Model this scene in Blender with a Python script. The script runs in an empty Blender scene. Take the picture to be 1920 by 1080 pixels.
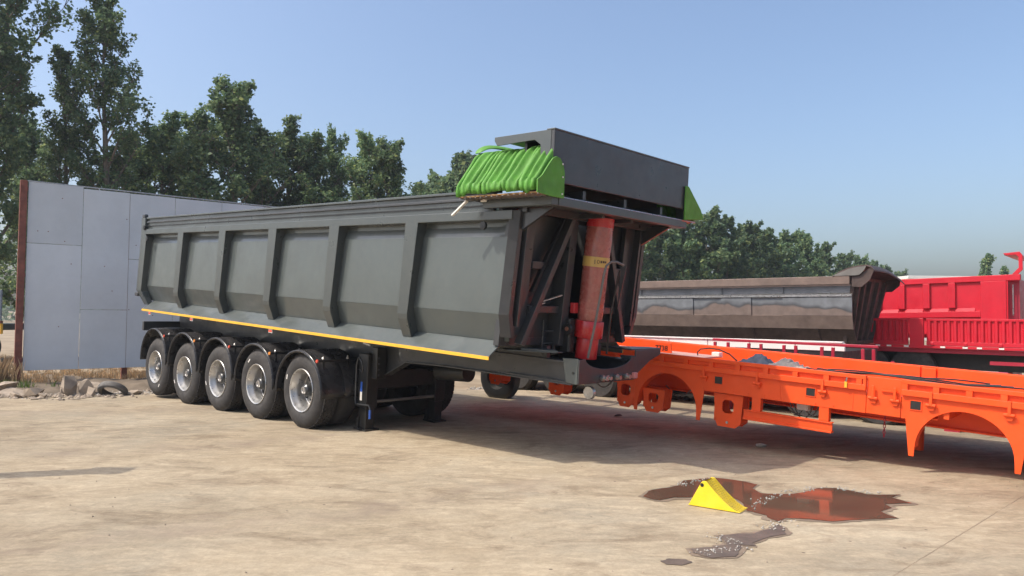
import bpy, bmesh, math, random
import numpy as np
from mathutils import Matrix, Vector

random.seed(7); np.random.seed(7)
scene = bpy.context.scene
col = scene.collection
R = math.radians

# ------------------------------------------------------------------ camera
cam_d = bpy.data.cameras.new('camera'); cam = bpy.data.objects.new('camera', cam_d); col.objects.link(cam)
cam_d.sensor_width = 36.0; cam_d.lens = 1391.0 / 1920.0 * 36.0
cam_d.clip_start = 0.05; cam_d.clip_end = 3000.0
_p, _r = 0.0371, 0.0095
fw = Vector((0, math.cos(_p), math.sin(_p))); up = Vector((0, -math.sin(_p), math.cos(_p))); rt = Vector((1, 0, 0))
rt2 = rt * math.cos(_r) + up * math.sin(_r); up2 = up * math.cos(_r) - rt * math.sin(_r)
M = Matrix((rt2, up2, -fw)).transposed().to_4x4(); M.translation = Vector((0, 0, 1.6317))
cam.matrix_world = M
scene.camera = cam

# ------------------------------------------------------------------ sky, sun, exposure
SUN_EL = R(52.0)
sd = Vector((-0.954, -0.300, 0)).normalized()            # towards the sun, on the ground
sun_dir = Vector((sd.x * math.cos(SUN_EL), sd.y * math.cos(SUN_EL), math.sin(SUN_EL)))
world = bpy.data.worlds.new('World'); scene.world = world; world.use_nodes = True
wn = world.node_tree.nodes; wl = world.node_tree.links
bg = wn['Background']; sky = wn.new('ShaderNodeTexSky')
sky.sky_type = 'NISHITA'; sky.sun_disc = False
sky.sun_elevation = SUN_EL; sky.sun_rotation = math.atan2(sun_dir.x, sun_dir.y)
sky.altitude = 0; sky.air_density = 1.02; sky.dust_density = 4.4; sky.ozone_density = 3.0
wl.new(sky.outputs[0], bg.inputs[0]); bg.inputs[1].default_value = 0.15
sun_l = bpy.data.lights.new('sun', 'SUN'); sun_l.energy = 2.5; sun_l.angle = R(0.55); sun_l.color = (1.0, 0.93, 0.82)
sun_o = bpy.data.objects.new('sun', sun_l); col.objects.link(sun_o)
sun_o.rotation_euler = (-sun_dir).to_track_quat('-Z', 'Y').to_euler(); sun_o.location = (-20, -10, 30)
vs = scene.view_settings
vs.view_transform = 'Standard'; vs.look = 'None'; vs.exposure = 0.64; vs.gamma = 1.0; vs.use_curve_mapping = False
scene.cycles.max_bounces = 8; scene.cycles.transparent_max_bounces = 8

# ------------------------------------------------------------------ materials
def N(nt, t, **kw):
    n = nt.nodes.new(t)
    for k, v in kw.items(): setattr(n, k, v)
    return n

def ramp(nt, fac, stops):
    n = N(nt, 'ShaderNodeValToRGB'); e = n.color_ramp.elements
    while len(e) < len(stops): e.new(0.5)
    for i, (pos, c) in enumerate(stops):
        e[i].position = pos; e[i].color = (c[0], c[1], c[2], 1) if not isinstance(c, float) else (c, c, c, 1)
    nt.links.new(fac, n.inputs[0]); return n

def mat(name, colr, rough=0.5, metal=0.0, coat=0.0, spec=0.5, var=0.12, vscale=3.0, dust=0.0, bump=0.0, bscale=60.0, dustcol=(0.42, 0.34, 0.25), rvar=0.12):
    m = bpy.data.materials.new(name); m.use_nodes = True; nt = m.node_tree; b = nt.nodes['Principled BSDF']
    tc = N(nt, 'ShaderNodeTexCoord')
    n1 = N(nt, 'ShaderNodeTexNoise'); n1.inputs['Scale'].default_value = vscale; n1.inputs['Detail'].default_value = 8; n1.inputs['Roughness'].default_value = 0.62
    nt.links.new(tc.outputs['Object'], n1.inputs['Vector'])
    lo = tuple(c * (1 - var) for c in colr); hi = tuple(min(1, c * (1 + var)) for c in colr)
    rp = ramp(nt, n1.outputs['Fac'], [(0.3, lo), (0.7, hi)]); out = rp.outputs[0]
    if dust > 0:
        n2 = N(nt, 'ShaderNodeTexNoise'); n2.inputs['Scale'].default_value = 9; n2.inputs['Detail'].default_value = 10; n2.inputs['Roughness'].default_value = 0.7
        nt.links.new(tc.outputs['Object'], n2.inputs['Vector'])
        ge = N(nt, 'ShaderNodeNewGeometry'); sp = N(nt, 'ShaderNodeSeparateXYZ'); nt.links.new(ge.outputs['Normal'], sp.inputs[0])
        up_ = N(nt, 'ShaderNodeMapRange'); up_.inputs[1].default_value = -0.2; up_.inputs[2].default_value = 1.0; up_.inputs[3].default_value = 0.25; up_.inputs[4].default_value = 1.0
        nt.links.new(sp.outputs[2], up_.inputs[0])
        rd = ramp(nt, n2.outputs['Fac'], [(0.35, 0.0), (0.75, 1.0)])
        mu = N(nt, 'ShaderNodeMath', operation='MULTIPLY'); nt.links.new(rd.outputs[0], mu.inputs[0]); nt.links.new(up_.outputs[0], mu.inputs[1])
        mu2 = N(nt, 'ShaderNodeMath', operation='MULTIPLY'); nt.links.new(mu.outputs[0], mu2.inputs[0]); mu2.inputs[1].default_value = dust
        mx = N(nt, 'ShaderNodeMix', data_type='RGBA'); nt.links.new(mu2.outputs[0], mx.inputs[0]); nt.links.new(out, mx.inputs[6]); mx.inputs[7].default_value = (*dustcol, 1)
        out = mx.outputs[2]
    nt.links.new(out, b.inputs['Base Color'])
    n3 = N(nt, 'ShaderNodeTexNoise'); n3.inputs['Scale'].default_value = vscale * 2.3; n3.inputs['Detail'].default_value = 6
    nt.links.new(tc.outputs['Object'], n3.inputs['Vector'])
    mr = N(nt, 'ShaderNodeMapRange'); mr.inputs[1].default_value = 0.3; mr.inputs[2].default_value = 0.7
    mr.inputs[3].default_value = max(0.02, rough - rvar); mr.inputs[4].default_value = min(1, rough + rvar)
    nt.links.new(n3.outputs['Fac'], mr.inputs[0]); nt.links.new(mr.outputs[0], b.inputs['Roughness'])
    b.inputs['Metallic'].default_value = metal; b.inputs['Coat Weight'].default_value = coat; b.inputs['Coat Roughness'].default_value = 0.08
    b.inputs['Specular IOR Level'].default_value = spec
    if bump > 0:
        n4 = N(nt, 'ShaderNodeTexNoise'); n4.inputs['Scale'].default_value = bscale; n4.inputs['Detail'].default_value = 6
        nt.links.new(tc.outputs['Object'], n4.inputs['Vector'])
        bp = N(nt, 'ShaderNodeBump'); bp.inputs['Strength'].default_value = bump; bp.inputs['Distance'].default_value = 0.01
        nt.links.new(n4.outputs['Fac'], bp.inputs['Height']); nt.links.new(bp.outputs[0], b.inputs['Normal']); nt.links.new(bp.outputs[0], b.inputs['Coat Normal'])
    return m

M_GREY = mat('grey_paint', (0.054, 0.064, 0.063), 0.36, coat=0.3, var=0.08, vscale=1.2, dust=0.10, bump=0.05, bscale=5)
M_GREYP = mat('grey_panel_paint', (0.066, 0.081, 0.080), 0.42, coat=0.55, var=0.10, vscale=1.6, dust=0.08, bump=0.35, bscale=2.2)
M_DARK = mat('dark_frame_paint', (0.035, 0.038, 0.042), 0.38, coat=0.2, var=0.15, vscale=3, dust=0.10)
M_BLACK = mat('black_paint', (0.012, 0.013, 0.014), 0.42, var=0.2, dust=0.08)
M_YEL = mat('yellow_stripe_paint', (0.78, 0.42, 0.03), 0.5, var=0.06, dust=0.1)
M_RUBBER = mat('tyre_rubber', (0.034, 0.033, 0.033), 0.75, var=0.3, vscale=6, dust=0.35, spec=0.3, dustcol=(0.24, 0.20, 0.165))
M_GUARD = mat('mudguard_plastic', (0.022, 0.022, 0.024), 0.30, var=0.2, dust=0.22, dustcol=(0.2, 0.17, 0.14))
M_RIM = mat('silver_rim', (0.50, 0.49, 0.47), 0.34, metal=0.75, var=0.08, vscale=8, dust=0.12)
M_DISC = mat('rim_disc_grey', (0.26, 0.25, 0.235), 0.45, metal=0.5, var=0.15, vscale=8, dust=0.15)
M_STEEL = mat('bare_steel', (0.42, 0.41, 0.40), 0.35, metal=0.85, var=0.2, vscale=10)
M_RED = mat('cylinder_red', (0.48, 0.020, 0.022), 0.34, coat=0.3, var=0.1)
M_WRAP = mat('cylinder_wrapped', (0.36, 0.105, 0.085), 0.28, coat=0.6, var=0.22, vscale=7, bump=0.5, bscale=16)
M_LABEL = mat('yellow_label', (0.60, 0.38, 0.10), 0.4, coat=0.4, var=0.1)
M_INK = mat('dark_print', (0.10, 0.045, 0.03), 0.6)
M_ORANGE = mat('orange_paint', (0.86, 0.084, 0.010), 0.48, coat=0.0, spec=0.35, var=0.10, vscale=2.2, dust=0.14, dustcol=(0.50, 0.25, 0.14), bump=0.06, bscale=9)
M_ORPRIM = mat('pale_orange_deck', (0.62, 0.30, 0.22), 0.55, var=0.1, dust=0.5, dustcol=(0.62, 0.45, 0.36))
M_REDP = mat('red_paint', (0.52, 0.010, 0.026), 0.45, coat=0.0, spec=0.35, var=0.08, dust=0.05)
M_REDD = mat('crimson_paint', (0.36, 0.012, 0.035), 0.42, coat=0.1, var=0.1, dust=0.10)
M_WHITE = mat('white_paint', (0.74, 0.71, 0.66), 0.5, var=0.06, dust=0.15)
M_GREEN = mat('green_tarpaulin', (0.088, 0.265, 0.032), 0.62, coat=0.0, spec=0.35, var=0.2, vscale=5, bump=0.6, bscale=14, dust=0.12)
M_BROWN = mat('brown_lining', (0.30, 0.17, 0.07), 0.7, var=0.2)
M_CHOCK = mat('chock_yellow', (0.82, 0.60, 0.012), 0.55, var=0.08, vscale=8, dust=0.35)
M_GALV = mat('grey_sheet', (0.33, 0.345, 0.37), 0.55, var=0.07, vscale=1.1, dust=0.22, dustcol=(0.3, 0.29, 0.27), bump=0.06, bscale=3)
M_RUSTP = mat('rusty_post', (0.19, 0.062, 0.04), 0.75, var=0.35, vscale=6)
M_RUBBLE = mat('rubble', (0.30, 0.24, 0.18), 0.9, var=0.3, vscale=4, bump=0.6, bscale=25)
M_STONE = mat('grey_stone', (0.36, 0.33, 0.29), 0.9, var=0.3, vscale=6, bump=0.5, bscale=30)
M_BARK = mat('bark', (0.16, 0.13, 0.10), 0.9, var=0.35, vscale=7, bump=0.6, bscale=20)
M_BLUE = mat('blue_sticker', (0.03, 0.10, 0.42), 0.5)
M_LENS = mat('red_lens', (0.62, 0.07, 0.035), 0.25, coat=0.5)
M_AMBER = mat('amber_lens', (0.75, 0.26, 0.04), 0.25, coat=0.5)
M_HOSE = mat('grey_hose', (0.14, 0.13, 0.12), 0.5, var=0.15)
M_TARPG = mat('grey_sacking', (0.16, 0.17, 0.19), 0.8, var=0.3, vscale=9, bump=0.7, bscale=30)
M_CREAM = mat('cream_sacking', (0.52, 0.42, 0.33), 0.8, var=0.2, vscale=9, bump=0.7, bscale=30)
M_BLUEG = mat('faded_blue_boards', (0.16, 0.19, 0.23), 0.7, var=0.2)

def leaf_mat(name, c1, c2):
    m = bpy.data.materials.new(name); m.use_nodes = True; nt = m.node_tree; b = nt.nodes['Principled BSDF']
    g = N(nt, 'ShaderNodeNewGeometry'); oi = N(nt, 'ShaderNodeObjectInfo')
    rp = ramp(nt, g.outputs['Random Per Island'], [(0.0, c1), (0.8, c2), (1.0, (c2[0] * 1.7, c2[1] * 1.4, c2[2] * 1.1))])
    hs = N(nt, 'ShaderNodeHueSaturation'); nt.links.new(rp.outputs[0], hs.inputs['Color'])
    mr = N(nt, 'ShaderNodeMapRange'); mr.inputs[3].default_value = 0.75; mr.inputs[4].default_value = 1.25
    nt.links.new(oi.outputs['Random'], mr.inputs[0]); nt.links.new(mr.outputs[0], hs.inputs['Value'])
    nt.links.new(hs.outputs[0], b.inputs['Base Color']); b.inputs['Roughness'].default_value = 0.55
    b.inputs['Specular IOR Level'].default_value = 0.35
    tr = N(nt, 'ShaderNodeBsdfTranslucent'); hs2 = N(nt, 'ShaderNodeHueSaturation'); hs2.inputs['Value'].default_value = 1.5; hs2.inputs['Hue'].default_value = 0.485
    nt.links.new(hs.outputs[0], hs2.inputs['Color']); nt.links.new(hs2.outputs[0], tr.inputs[0])
    mx = N(nt, 'ShaderNodeMixShader'); mx.inputs[0].default_value = 0.40
    nt.links.new(b.outputs[0], mx.inputs[1]); nt.links.new(tr.outputs[0], mx.inputs[2])
    nt.links.new(mx.outputs[0], nt.nodes['Material Output'].inputs[0])
    return m
M_LEAF = leaf_mat('poplar_leaf', (0.066, 0.126, 0.062), (0.140, 0.205, 0.095))
M_LEAF2 = leaf_mat('far_leaf', (0.066, 0.120, 0.060), (0.130, 0.185, 0.09))
M_DRY = leaf_mat('dry_grass', (0.22, 0.16, 0.09), (0.36, 0.27, 0.15))
M_WEED = leaf_mat('weed_leaf', (0.05, 0.09, 0.02), (0.10, 0.15, 0.04))

def concrete_mat():
    m = bpy.data.materials.new('dusty_concrete'); m.use_nodes = True; nt = m.node_tree; b = nt.nodes['Principled BSDF']; L = nt.links
    ge = N(nt, 'ShaderNodeNewGeometry'); P = ge.outputs['Position']
    def noise(scale, detail=8, rough=0.6, sy=1.0, rot=0.0, dist=0.0):
        mp = N(nt, 'ShaderNodeMapping'); mp.inputs['Rotation'].default_value = (0, 0, rot); mp.inputs['Scale'].default_value = (1, sy, 1)
        L.new(P, mp.inputs[0]); n = N(nt, 'ShaderNodeTexNoise'); n.inputs['Scale'].default_value = scale; n.inputs['Detail'].default_value = detail
        n.inputs['Roughness'].default_value = rough; n.inputs['Distortion'].default_value = dist; L.new(mp.outputs[0], n.inputs['Vector']); return n.outputs['Fac']
    def mix(fac, a, bb, mode='MIX'):
        x = N(nt, 'ShaderNodeMix', data_type='RGBA', blend_type=mode)
        if isinstance(fac, float): x.inputs[0].default_value = fac
        else: L.new(fac, x.inputs[0])
        for i, q in ((6, a), (7, bb)):
            if isinstance(q, tuple): x.inputs[i].default_value = (*q, 1)
            else: L.new(q, x.inputs[i])
        return x.outputs[2]
    base = ramp(nt, noise(0.55, 10, 0.65), [(0.32, (0.330, 0.258, 0.168)), (0.5, (0.395, 0.318, 0.216)), (0.68, (0.405, 0.342, 0.245))]).outputs[0]
    gr = ramp(nt, noise(0.23, 6, 0.6), [(0.50, 0.0), (0.66, 0.55)]).outputs[0]
    c = mix(gr, base, (0.300, 0.275, 0.220))
    st = ramp(nt, noise(2.6, 12, 0.75, 2.4, 0.25, 0.9), [(0.48, 0.0), (0.60, 0.75)]).outputs[0]      # pale scuffed dust
    c = mix(st, c, (0.480, 0.392, 0.272))
    dk = ramp(nt, noise(1.1, 12, 0.72, 1.9, -0.5, 0.8), [(0.50, 0.0), (0.65, 0.75)]).outputs[0]   # darker mud stains
    c = mix(dk, c, (0.225, 0.168, 0.110))
    bg_ = ramp(nt, noise(0.16, 5, 0.55, 1.0, 0.0, 0.5), [(0.38, 0.74), (0.62, 1.12)]).outputs[0]
    c = mix(1.0, c, bg_, 'MULTIPLY')
    fi = ramp(nt, noise(30, 8, 0.75), [(0.3, 0.78), (0.7, 1.15)]).outputs[0]
    c = mix(0.75, c, fi, 'MULTIPLY')
    me = ramp(nt, noise(6.5, 8, 0.72, 1.8, 0.1, 0.5), [(0.32, 0.82), (0.68, 1.12)]).outputs[0]
    c = mix(0.85, c, me, 'MULTIPLY')
    tw = N(nt, 'ShaderNodeTexWave', wave_type='RINGS', rings_direction='Z'); tw.inputs['Scale'].default_value = 0.085; tw.inputs['Distortion'].default_value = 0.6; tw.inputs['Detail'].default_value = 2
    tmp_ = N(nt, 'ShaderNodeMapping'); tmp_.inputs['Location'].default_value = (9.0, -21.0, 0); L.new(P, tmp_.inputs[0]); L.new(tmp_.outputs[0], tw.inputs['Vector'])
    tk = ramp(nt, tw.outputs['Fac'], [(0.90, 0.0), (0.97, 1.0)]).outputs[0]
    tn = ramp(nt, noise(1.3, 8, 0.7), [(0.45, 0.0), (0.62, 0.55)]).outputs[0]
    tm_ = N(nt, 'ShaderNodeMath', operation='MULTIPLY'); L.new(tk, tm_.inputs[0]); L.new(tn, tm_.inputs[1])
    c = mix(tm_.outputs[0], c, (0.25, 0.195, 0.145))
    # small dark specks
    vo = N(nt, 'ShaderNodeTexVoronoi'); vo.inputs['Scale'].default_value = 3.2; L.new(P, vo.inputs['Vector'])
    sk = ramp(nt, vo.outputs['Distance'], [(0.0, 1.0), (0.035, 1.0), (0.05, 0.0)]).outputs[0]
    c = mix(sk, c, (0.15, 0.11, 0.08))
    L.new(c, b.inputs['Base Color']); b.inputs['Roughness'].default_value = 0.88; b.inputs['Specular IOR Level'].default_value = 0.25
    bp = N(nt, 'ShaderNodeBump'); bp.inputs['Strength'].default_value = 0.35; bp.inputs['Distance'].default_value = 0.02
    ad = N(nt, 'ShaderNodeMath', operation='ADD'); L.new(noise(14, 8, 0.7), ad.inputs[0]); L.new(noise(3.0, 6, 0.6), ad.inputs[1])
    L.new(ad.outputs[0], bp.inputs['Height']); L.new(bp.outputs[0], b.inputs['Normal'])
    return m
M_CONC = concrete_mat()
M_DIRT = mat('dirt', (0.30, 0.235, 0.16), 0.95, var=0.35, vscale=0.8, bump=0.5, bscale=8, spec=0.2)
M_JOINT = mat('joint_dirt', (0.25, 0.195, 0.135), 0.95, var=0.5, vscale=1.5, spec=0.2)
M_SOIL = mat('dark_soil', (0.16, 0.125, 0.09), 0.95, var=0.4, vscale=2.5, bump=0.6, bscale=18, spec=0.2)

def water_mat():
    m = bpy.data.materials.new('muddy_water'); m.use_nodes = True; nt = m.node_tree; b = nt.nodes['Principled BSDF']
    ge = N(nt, 'ShaderNodeNewGeometry'); n = N(nt, 'ShaderNodeTexNoise'); n.inputs['Scale'].default_value = 2.2; n.inputs['Detail'].default_value = 6
    nt.links.new(ge.outputs['Position'], n.inputs['Vector'])
    rp = ramp(nt, n.outputs['Fac'], [(0.3, (0.075, 0.050, 0.036)), (0.7, (0.11, 0.075, 0.052))]); nt.links.new(rp.outputs[0], b.inputs['Base Color'])
    b.inputs['Roughness'].default_value = 0.05; b.inputs['IOR'].default_value = 1.33
    n2 = N(nt, 'ShaderNodeTexNoise'); n2.inputs['Scale'].default_value = 5; nt.links.new(ge.outputs['Position'], n2.inputs['Vector'])
    bp = N(nt, 'ShaderNodeBump'); bp.inputs['Strength'].default_value = 0.03; bp.inputs['Distance'].default_value = 0.01
    nt.links.new(n2.outputs['Fac'], bp.inputs['Height']); nt.links.new(bp.outputs[0], b.inputs['Normal'])
    return m
M_WATER = water_mat()
M_WET = mat('wet_concrete', (0.215, 0.160, 0.112), 0.7, var=0.25, vscale=6, bump=0.3, bscale=25, spec=0.4)
M_DAMP = mat('damp_mud', (0.125, 0.092, 0.068), 0.5, var=0.25, vscale=5, bump=0.4, bscale=30, spec=0.5)

def raw_steel_mat():
    m = bpy.data.materials.new('bare_weathered_steel'); m.use_nodes = True; nt = m.node_tree; b = nt.nodes['Principled BSDF']; L = nt.links
    tc = N(nt, 'ShaderNodeTexCoord'); sp = N(nt, 'ShaderNodeSeparateXYZ'); L.new(tc.outputs['Object'], sp.inputs[0])
    n = N(nt, 'ShaderNodeTexNoise', noise_dimensions='3D'); n.inputs['Scale'].default_value = 0.9; n.inputs['Detail'].default_value = 3
    L.new(tc.outputs['Object'], n.inputs['Vector'])
    # a tide line of rust whose height wanders along the plate
    ma = N(nt, 'ShaderNodeMath', operation='MULTIPLY_ADD'); L.new(n.outputs['Fac'], ma.inputs[0]); ma.inputs[1].default_value = 0.85; L.new(sp.outputs[2], ma.inputs[2])
    rp = ramp(nt, ma.outputs[0], [(0.0, (0.15, 0.112, 0.098)), (0.5, (0.20, 0.150, 0.125)), (0.515, (0.075, 0.075, 0.08)), (0.55, (0.19, 0.20, 0.21)), (1.0, (0.15, 0.15, 0.155))])
    mr = N(nt, 'ShaderNodeMapRange'); mr.inputs[1].default_value = 1.0; mr.inputs[2].default_value = 3.6; L.new(ma.outputs[0], mr.inputs[0]); L.new(mr.outputs[0], rp.inputs[0])
    n2 = N(nt, 'ShaderNodeTexNoise'); n2.inputs['Scale'].default_value = 5; n2.inputs['Detail'].default_value = 9; L.new(tc.outputs['Object'], n2.inputs['Vector'])
    r2 = ramp(nt, n2.outputs['Fac'], [(0.3, 0.8), (0.7, 1.15)])
    mx = N(nt, 'ShaderNodeMix', data_type='RGBA', blend_type='MULTIPLY'); mx.inputs[0].default_value = 1; L.new(rp.outputs[0], mx.inputs[6]); L.new(r2.outputs[0], mx.inputs[7])
    L.new(mx.outputs[2], b.inputs['Base Color']); b.inputs['Roughness'].default_value = 0.5; b.inputs['Metallic'].default_value = 0.25
    return m
M_RAW = raw_steel_mat()
M_RUSTB = mat('brown_rusty_steel', (0.165, 0.118, 0.095), 0.65, metal=0.1, var=0.25, vscale=3)
M_RUSTD = mat('dark_rusty_steel', (0.075, 0.050, 0.042), 0.6, metal=0.2, var=0.4, vscale=4)

# ------------------------------------------------------------------ mesh helpers
class MB:
    def __init__(self, f=None): self.v = []; self.fc = []; self.f = f
    def add(self, vs, fs):
        o = len(self.v); self.v += [self.f(*p) if self.f else tuple(p) for p in vs]; self.fc += [tuple(i + o for i in q) for q in fs]; return self
    def box(self, x0, x1, y0, y1, z0, z1):
        v = [(x, y, z) for x in (x0, x1) for y in (y0, y1) for z in (z0, z1)]
        return self.add(v, [(0, 1, 3, 2), (4, 6, 7, 5), (0, 4, 5, 1), (2, 3, 7, 6), (0, 2, 6, 4), (1, 5, 7, 3)])
    def prism(self, poly, axis, a0, a1):
        # poly: 2-D points in the two other axes (x,y,z order); extruded along axis
        def mk(p, a): return (a, p[0], p[1]) if axis == 'x' else ((p[0], a, p[1]) if axis == 'y' else (p[0], p[1], a))
        n = len(poly); vs = [mk(p, a0) for p in poly] + [mk(p, a1) for p in poly]
        ar = sum(poly[i][0] * poly[(i + 1) % n][1] - poly[(i + 1) % n][0] * poly[i][1] for i in range(n))
        flip = (ar > 0) ^ (axis == 'y') ^ (a1 < a0)
        f = [tuple(range(n)), tuple(range(2 * n - 1, n - 1, -1))] + [(i, i + n, (i + 1) % n + n, (i + 1) % n) for i in range(n)]
        if not flip: f = [tuple(reversed(q)) for q in f]
        return self.add(vs, f)
    def loft(self, polys, cap=True):
        n = len(polys[0]); vs = [p for q in polys for p in q]; f = []
        for k in range(len(polys) - 1):
            for i in range(n): f.append((k * n + i, k * n + (i + 1) % n, (k + 1) * n + (i + 1) % n, (k + 1) * n + i))
        if cap: f += [tuple(reversed(range(n))), tuple(range((len(polys) - 1) * n, len(polys) * n))]
        return self.add(vs, f)
    def tube(self, path, r, n=10):
        path = [Vector(p) for p in path]; rs = r if isinstance(r, (list, tuple)) else [r] * len(path); rings = []
        prev = None
        for i, p in enumerate(path):
            t = (path[min(i + 1, len(path) - 1)] - path[max(i - 1, 0)]).normalized()
            if prev is None: a = t.orthogonal().normalized()
            else: a = (prev - t * prev.dot(t)).normalized()
            prev = a; bb = t.cross(a)
            rings.append([tuple(p + (a * math.cos(2 * math.pi * k / n) + bb * math.sin(2 * math.pi * k / n)) * rs[i]) for k in range(n)])
        return self.loft(rings)
    def bar(self, a, b, wd, ht, upv=(0, 0, 1)):
        a = Vector(a); b = Vector(b); t = (b - a).normalized(); s = t.cross(Vector(upv)).normalized(); u = s.cross(t)
        q = lambda c: [tuple(c + s * (wd / 2) * i + u * (ht / 2) * j) for i, j in ((-1, -1), (1, -1), (1, 1), (-1, 1))]
        return self.loft([q(a), q(b)])
    def lathe(self, prof, cx=0, cz=0, n=40, axis='y', closed=False):
        # prof: (axial, radius) list
        rings = []
        for y, r in prof:
            rings.append([(cx + r * math.cos(2 * math.pi * k / n), y, cz + r * math.sin(2 * math.pi * k / n)) if axis == 'y' else
                          (cx + r * math.cos(2 * math.pi * k / n), cz + r * math.sin(2 * math.pi * k / n), y) for k in range(n)])
        return self.loft(rings, cap=not closed)
    def mesh(self, name, m, smooth=False):
        me = bpy.data.meshes.new(name); me.from_pydata(self.v, [], self.fc); me.update()
        bm = bmesh.new(); bm.from_mesh(me); bmesh.ops.recalc_face_normals(bm, faces=bm.faces); bm.to_mesh(me); bm.free()
        if smooth: me.shade_smooth(); me.set_sharp_from_angle(angle=R(35))
        me.materials.append(m); return me
    def build(self, name, m, parent=None, smooth=False, bevel=0.0, seg=2):
        o = bpy.data.objects.new(name, self.mesh(name, m, smooth)); col.objects.link(o)
        if parent: o.parent = parent
        if bevel > 0:
            b = o.modifiers.new('bevel', 'BEVEL'); b.width = bevel; b.segments = seg; b.limit_method = 'ANGLE'; b.angle_limit = R(35)
        return o

def tag(o, label=None, cat=None, group=None, kind=None):
    if label: o['label'] = label
    if cat: o['category'] = cat
    if group: o['group'] = group
    if kind: o['kind'] = kind
    return o
def empty(name, mw=None, parent=None, loc=None):
    o = bpy.data.objects.new(name, None); o.empty_display_size = 0.2; col.objects.link(o)
    if parent: o.parent = parent
    if mw is not None: o.matrix_world = mw
    if loc is not None: o.location = loc
    return o
def dup(o, parent=None):
    c = o.copy(); col.objects.link(c); c.parent = parent
    for ch in list(o.children): dup(ch, c)
    return c
def frame(yaw, pit, org):
    d = Vector((math.cos(yaw) * math.cos(pit), math.sin(yaw) * math.cos(pit), -math.sin(pit)))
    w = Vector((-math.sin(yaw), math.cos(yaw), 0)); u = d.cross(w)
    m = Matrix((d, w, u)).transposed().to_4x4(); m.translation = Vector(org); return m
def arc(cx, cz, r, a0, a1, n):
    return [(cx + r * math.cos(R(a0 + (a1 - a0) * k / n)), cz + r * math.sin(R(a0 + (a1 - a0) * k / n))) for k in range(n + 1)]

# ================================================================== GROUND
gm = MB(); gm.add([(-1500, -200, 0), (1500, -200, 0), (1500, 2600, 0), (-1500, 2600, 0)], [(0, 1, 2, 3)])
ground = gm.build('ground', M_DIRT); ground.location.z = -0.06; tag(ground, kind='structure')
# concrete yard: slabs with one open joint running away from the camera on the right
yard = empty('concrete_yard'); tag(yard, 'dusty tan concrete yard under the trailers', 'yard', kind='structure')
jd = Vector((0.7296, 0.6839)); jp = Vector((2.609, 4.935)); jn = Vector((jd.y, -jd.x))     # joint direction, point, normal
def clip(poly, p, n, keep):
    out = []
    for i in range(len(poly)):
        a, b = Vector(poly[i]), Vector(poly[(i + 1) % len(poly)]); da, db = (a - p).dot(n) * keep, (b - p).dot(n) * keep
        if da >= 0: out.append(tuple(a))
        if (da >= 0) != (db >= 0): out.append(tuple(a + (b - a) * (da / (da - db))))
    return out
edge = [(-30, 13.3), (-12, 13.6), (-9.4, 14.0), (-8.3, 14.35), (-7.4, 15.2), (-5, 15.9), (-2, 16.4), (1.2, 16.2), (3, 14.9), (5.0, 13.7), (8, 12.2), (12, 10.5), (16, 9), (16, -12), (-30, -12)]
edge2 = []
for i in range(len(edge)):
    a, b = Vector(edge[i]), Vector(edge[(i + 1) % len(edge)])
    if i < 12:
        for k in range(10):
            q = a.lerp(b, k / 10); edge2.append((q.x, q.y + random.uniform(-0.12, 0.12)))
    else: edge2.append(tuple(a))
g2 = 0.005
p1 = clip(edge2, jp - jn * g2, jn, -1); p2 = clip(edge2, jp + jn * g2, jn, 1)
p2a = clip(p2, jp + jn * 5.2 - jn * g2, jn, -1); p2b = clip(p2, jp + jn * 5.2 + jn * g2, jn, 1)
for pl in (p1, p2a, p2b):
    if len(pl) > 2: MB().prism(pl, 'z', -0.05, 0.0).build('concrete_slab', M_CONC, yard)
jf = MB()
for off in (0, 5.2):
    a = jp + jn * off - jd * 25; b = jp + jn * off + jd * 12
    jf.add([(a.x - jn.x * 0.012, a.y - jn.y * 0.012, -0.0015), (b.x - jn.x * 0.012, b.y - jn.y * 0.012, -0.0015), (b.x + jn.x * 0.012, b.y + jn.y * 0.012, -0.0015), (a.x + jn.x * 0.012, a.y + jn.y * 0.012, -0.0015)], [(0, 1, 2, 3)])
jf.build('joint_filler', M_JOINT, yard)

# puddles
def wobble(poly, amp, n=6, stretch=2.2):
    out = []
    for i in range(len(poly)):
        a, b = Vector(poly[i]), Vector(poly[(i + 1) % len(poly)])
        for k in range(n):
            q = a.lerp(b, k / n); out.append((q.x + random.gauss(0, amp * stretch), q.y + random.gauss(0, amp)))
    return out
big = [(1.2, 6.79), (1.33, 7.04), (1.51, 7.14), (1.65, 7.25), (1.72, 7.44), (1.88, 7.52), (2.05, 7.6), (2.2, 7.53), (2.33, 7.43), (2.41, 7.29), (2.31, 7.14), (2.32, 6.95), (2.44, 6.92), (2.62, 6.93), (2.79, 7.03), (2.95, 7.17), (3.12, 7.18), (3.23, 7.08), (3.3, 6.95), (3.41, 6.92), (3.62, 6.95), (3.48, 6.83), (3.55, 6.63), (3.3, 6.59), (3.29, 6.46), (3.13, 6.33), (3.17, 6.14), (3.0, 6.1), (2.8, 6.07), (2.58, 6.01), (2.42, 6.08), (2.25, 6.1), (2.15, 6.0), (2.1, 6.09), (2.11, 6.19), (2.0, 6.32), (2.05, 6.63), (1.97, 6.87), (1.87, 6.93), (1.63, 6.76), (1.48, 6.76), (1.33, 6.65), (1.26, 6.69)]
small = [(2.12, 5.83), (2.12, 5.92), (2.0, 5.78), (1.83, 5.67), (1.7, 5.64), (1.55, 5.6), (1.57, 5.45), (1.56, 5.38), (1.44, 5.33), (1.27, 5.27), (1.28, 5.16), (1.37, 5.08), (1.54, 5.12), (1.64, 5.3), (1.65, 5.38), (1.76, 5.36), (1.75, 5.42), (1.92, 5.57), (2.08, 5.66)]
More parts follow.
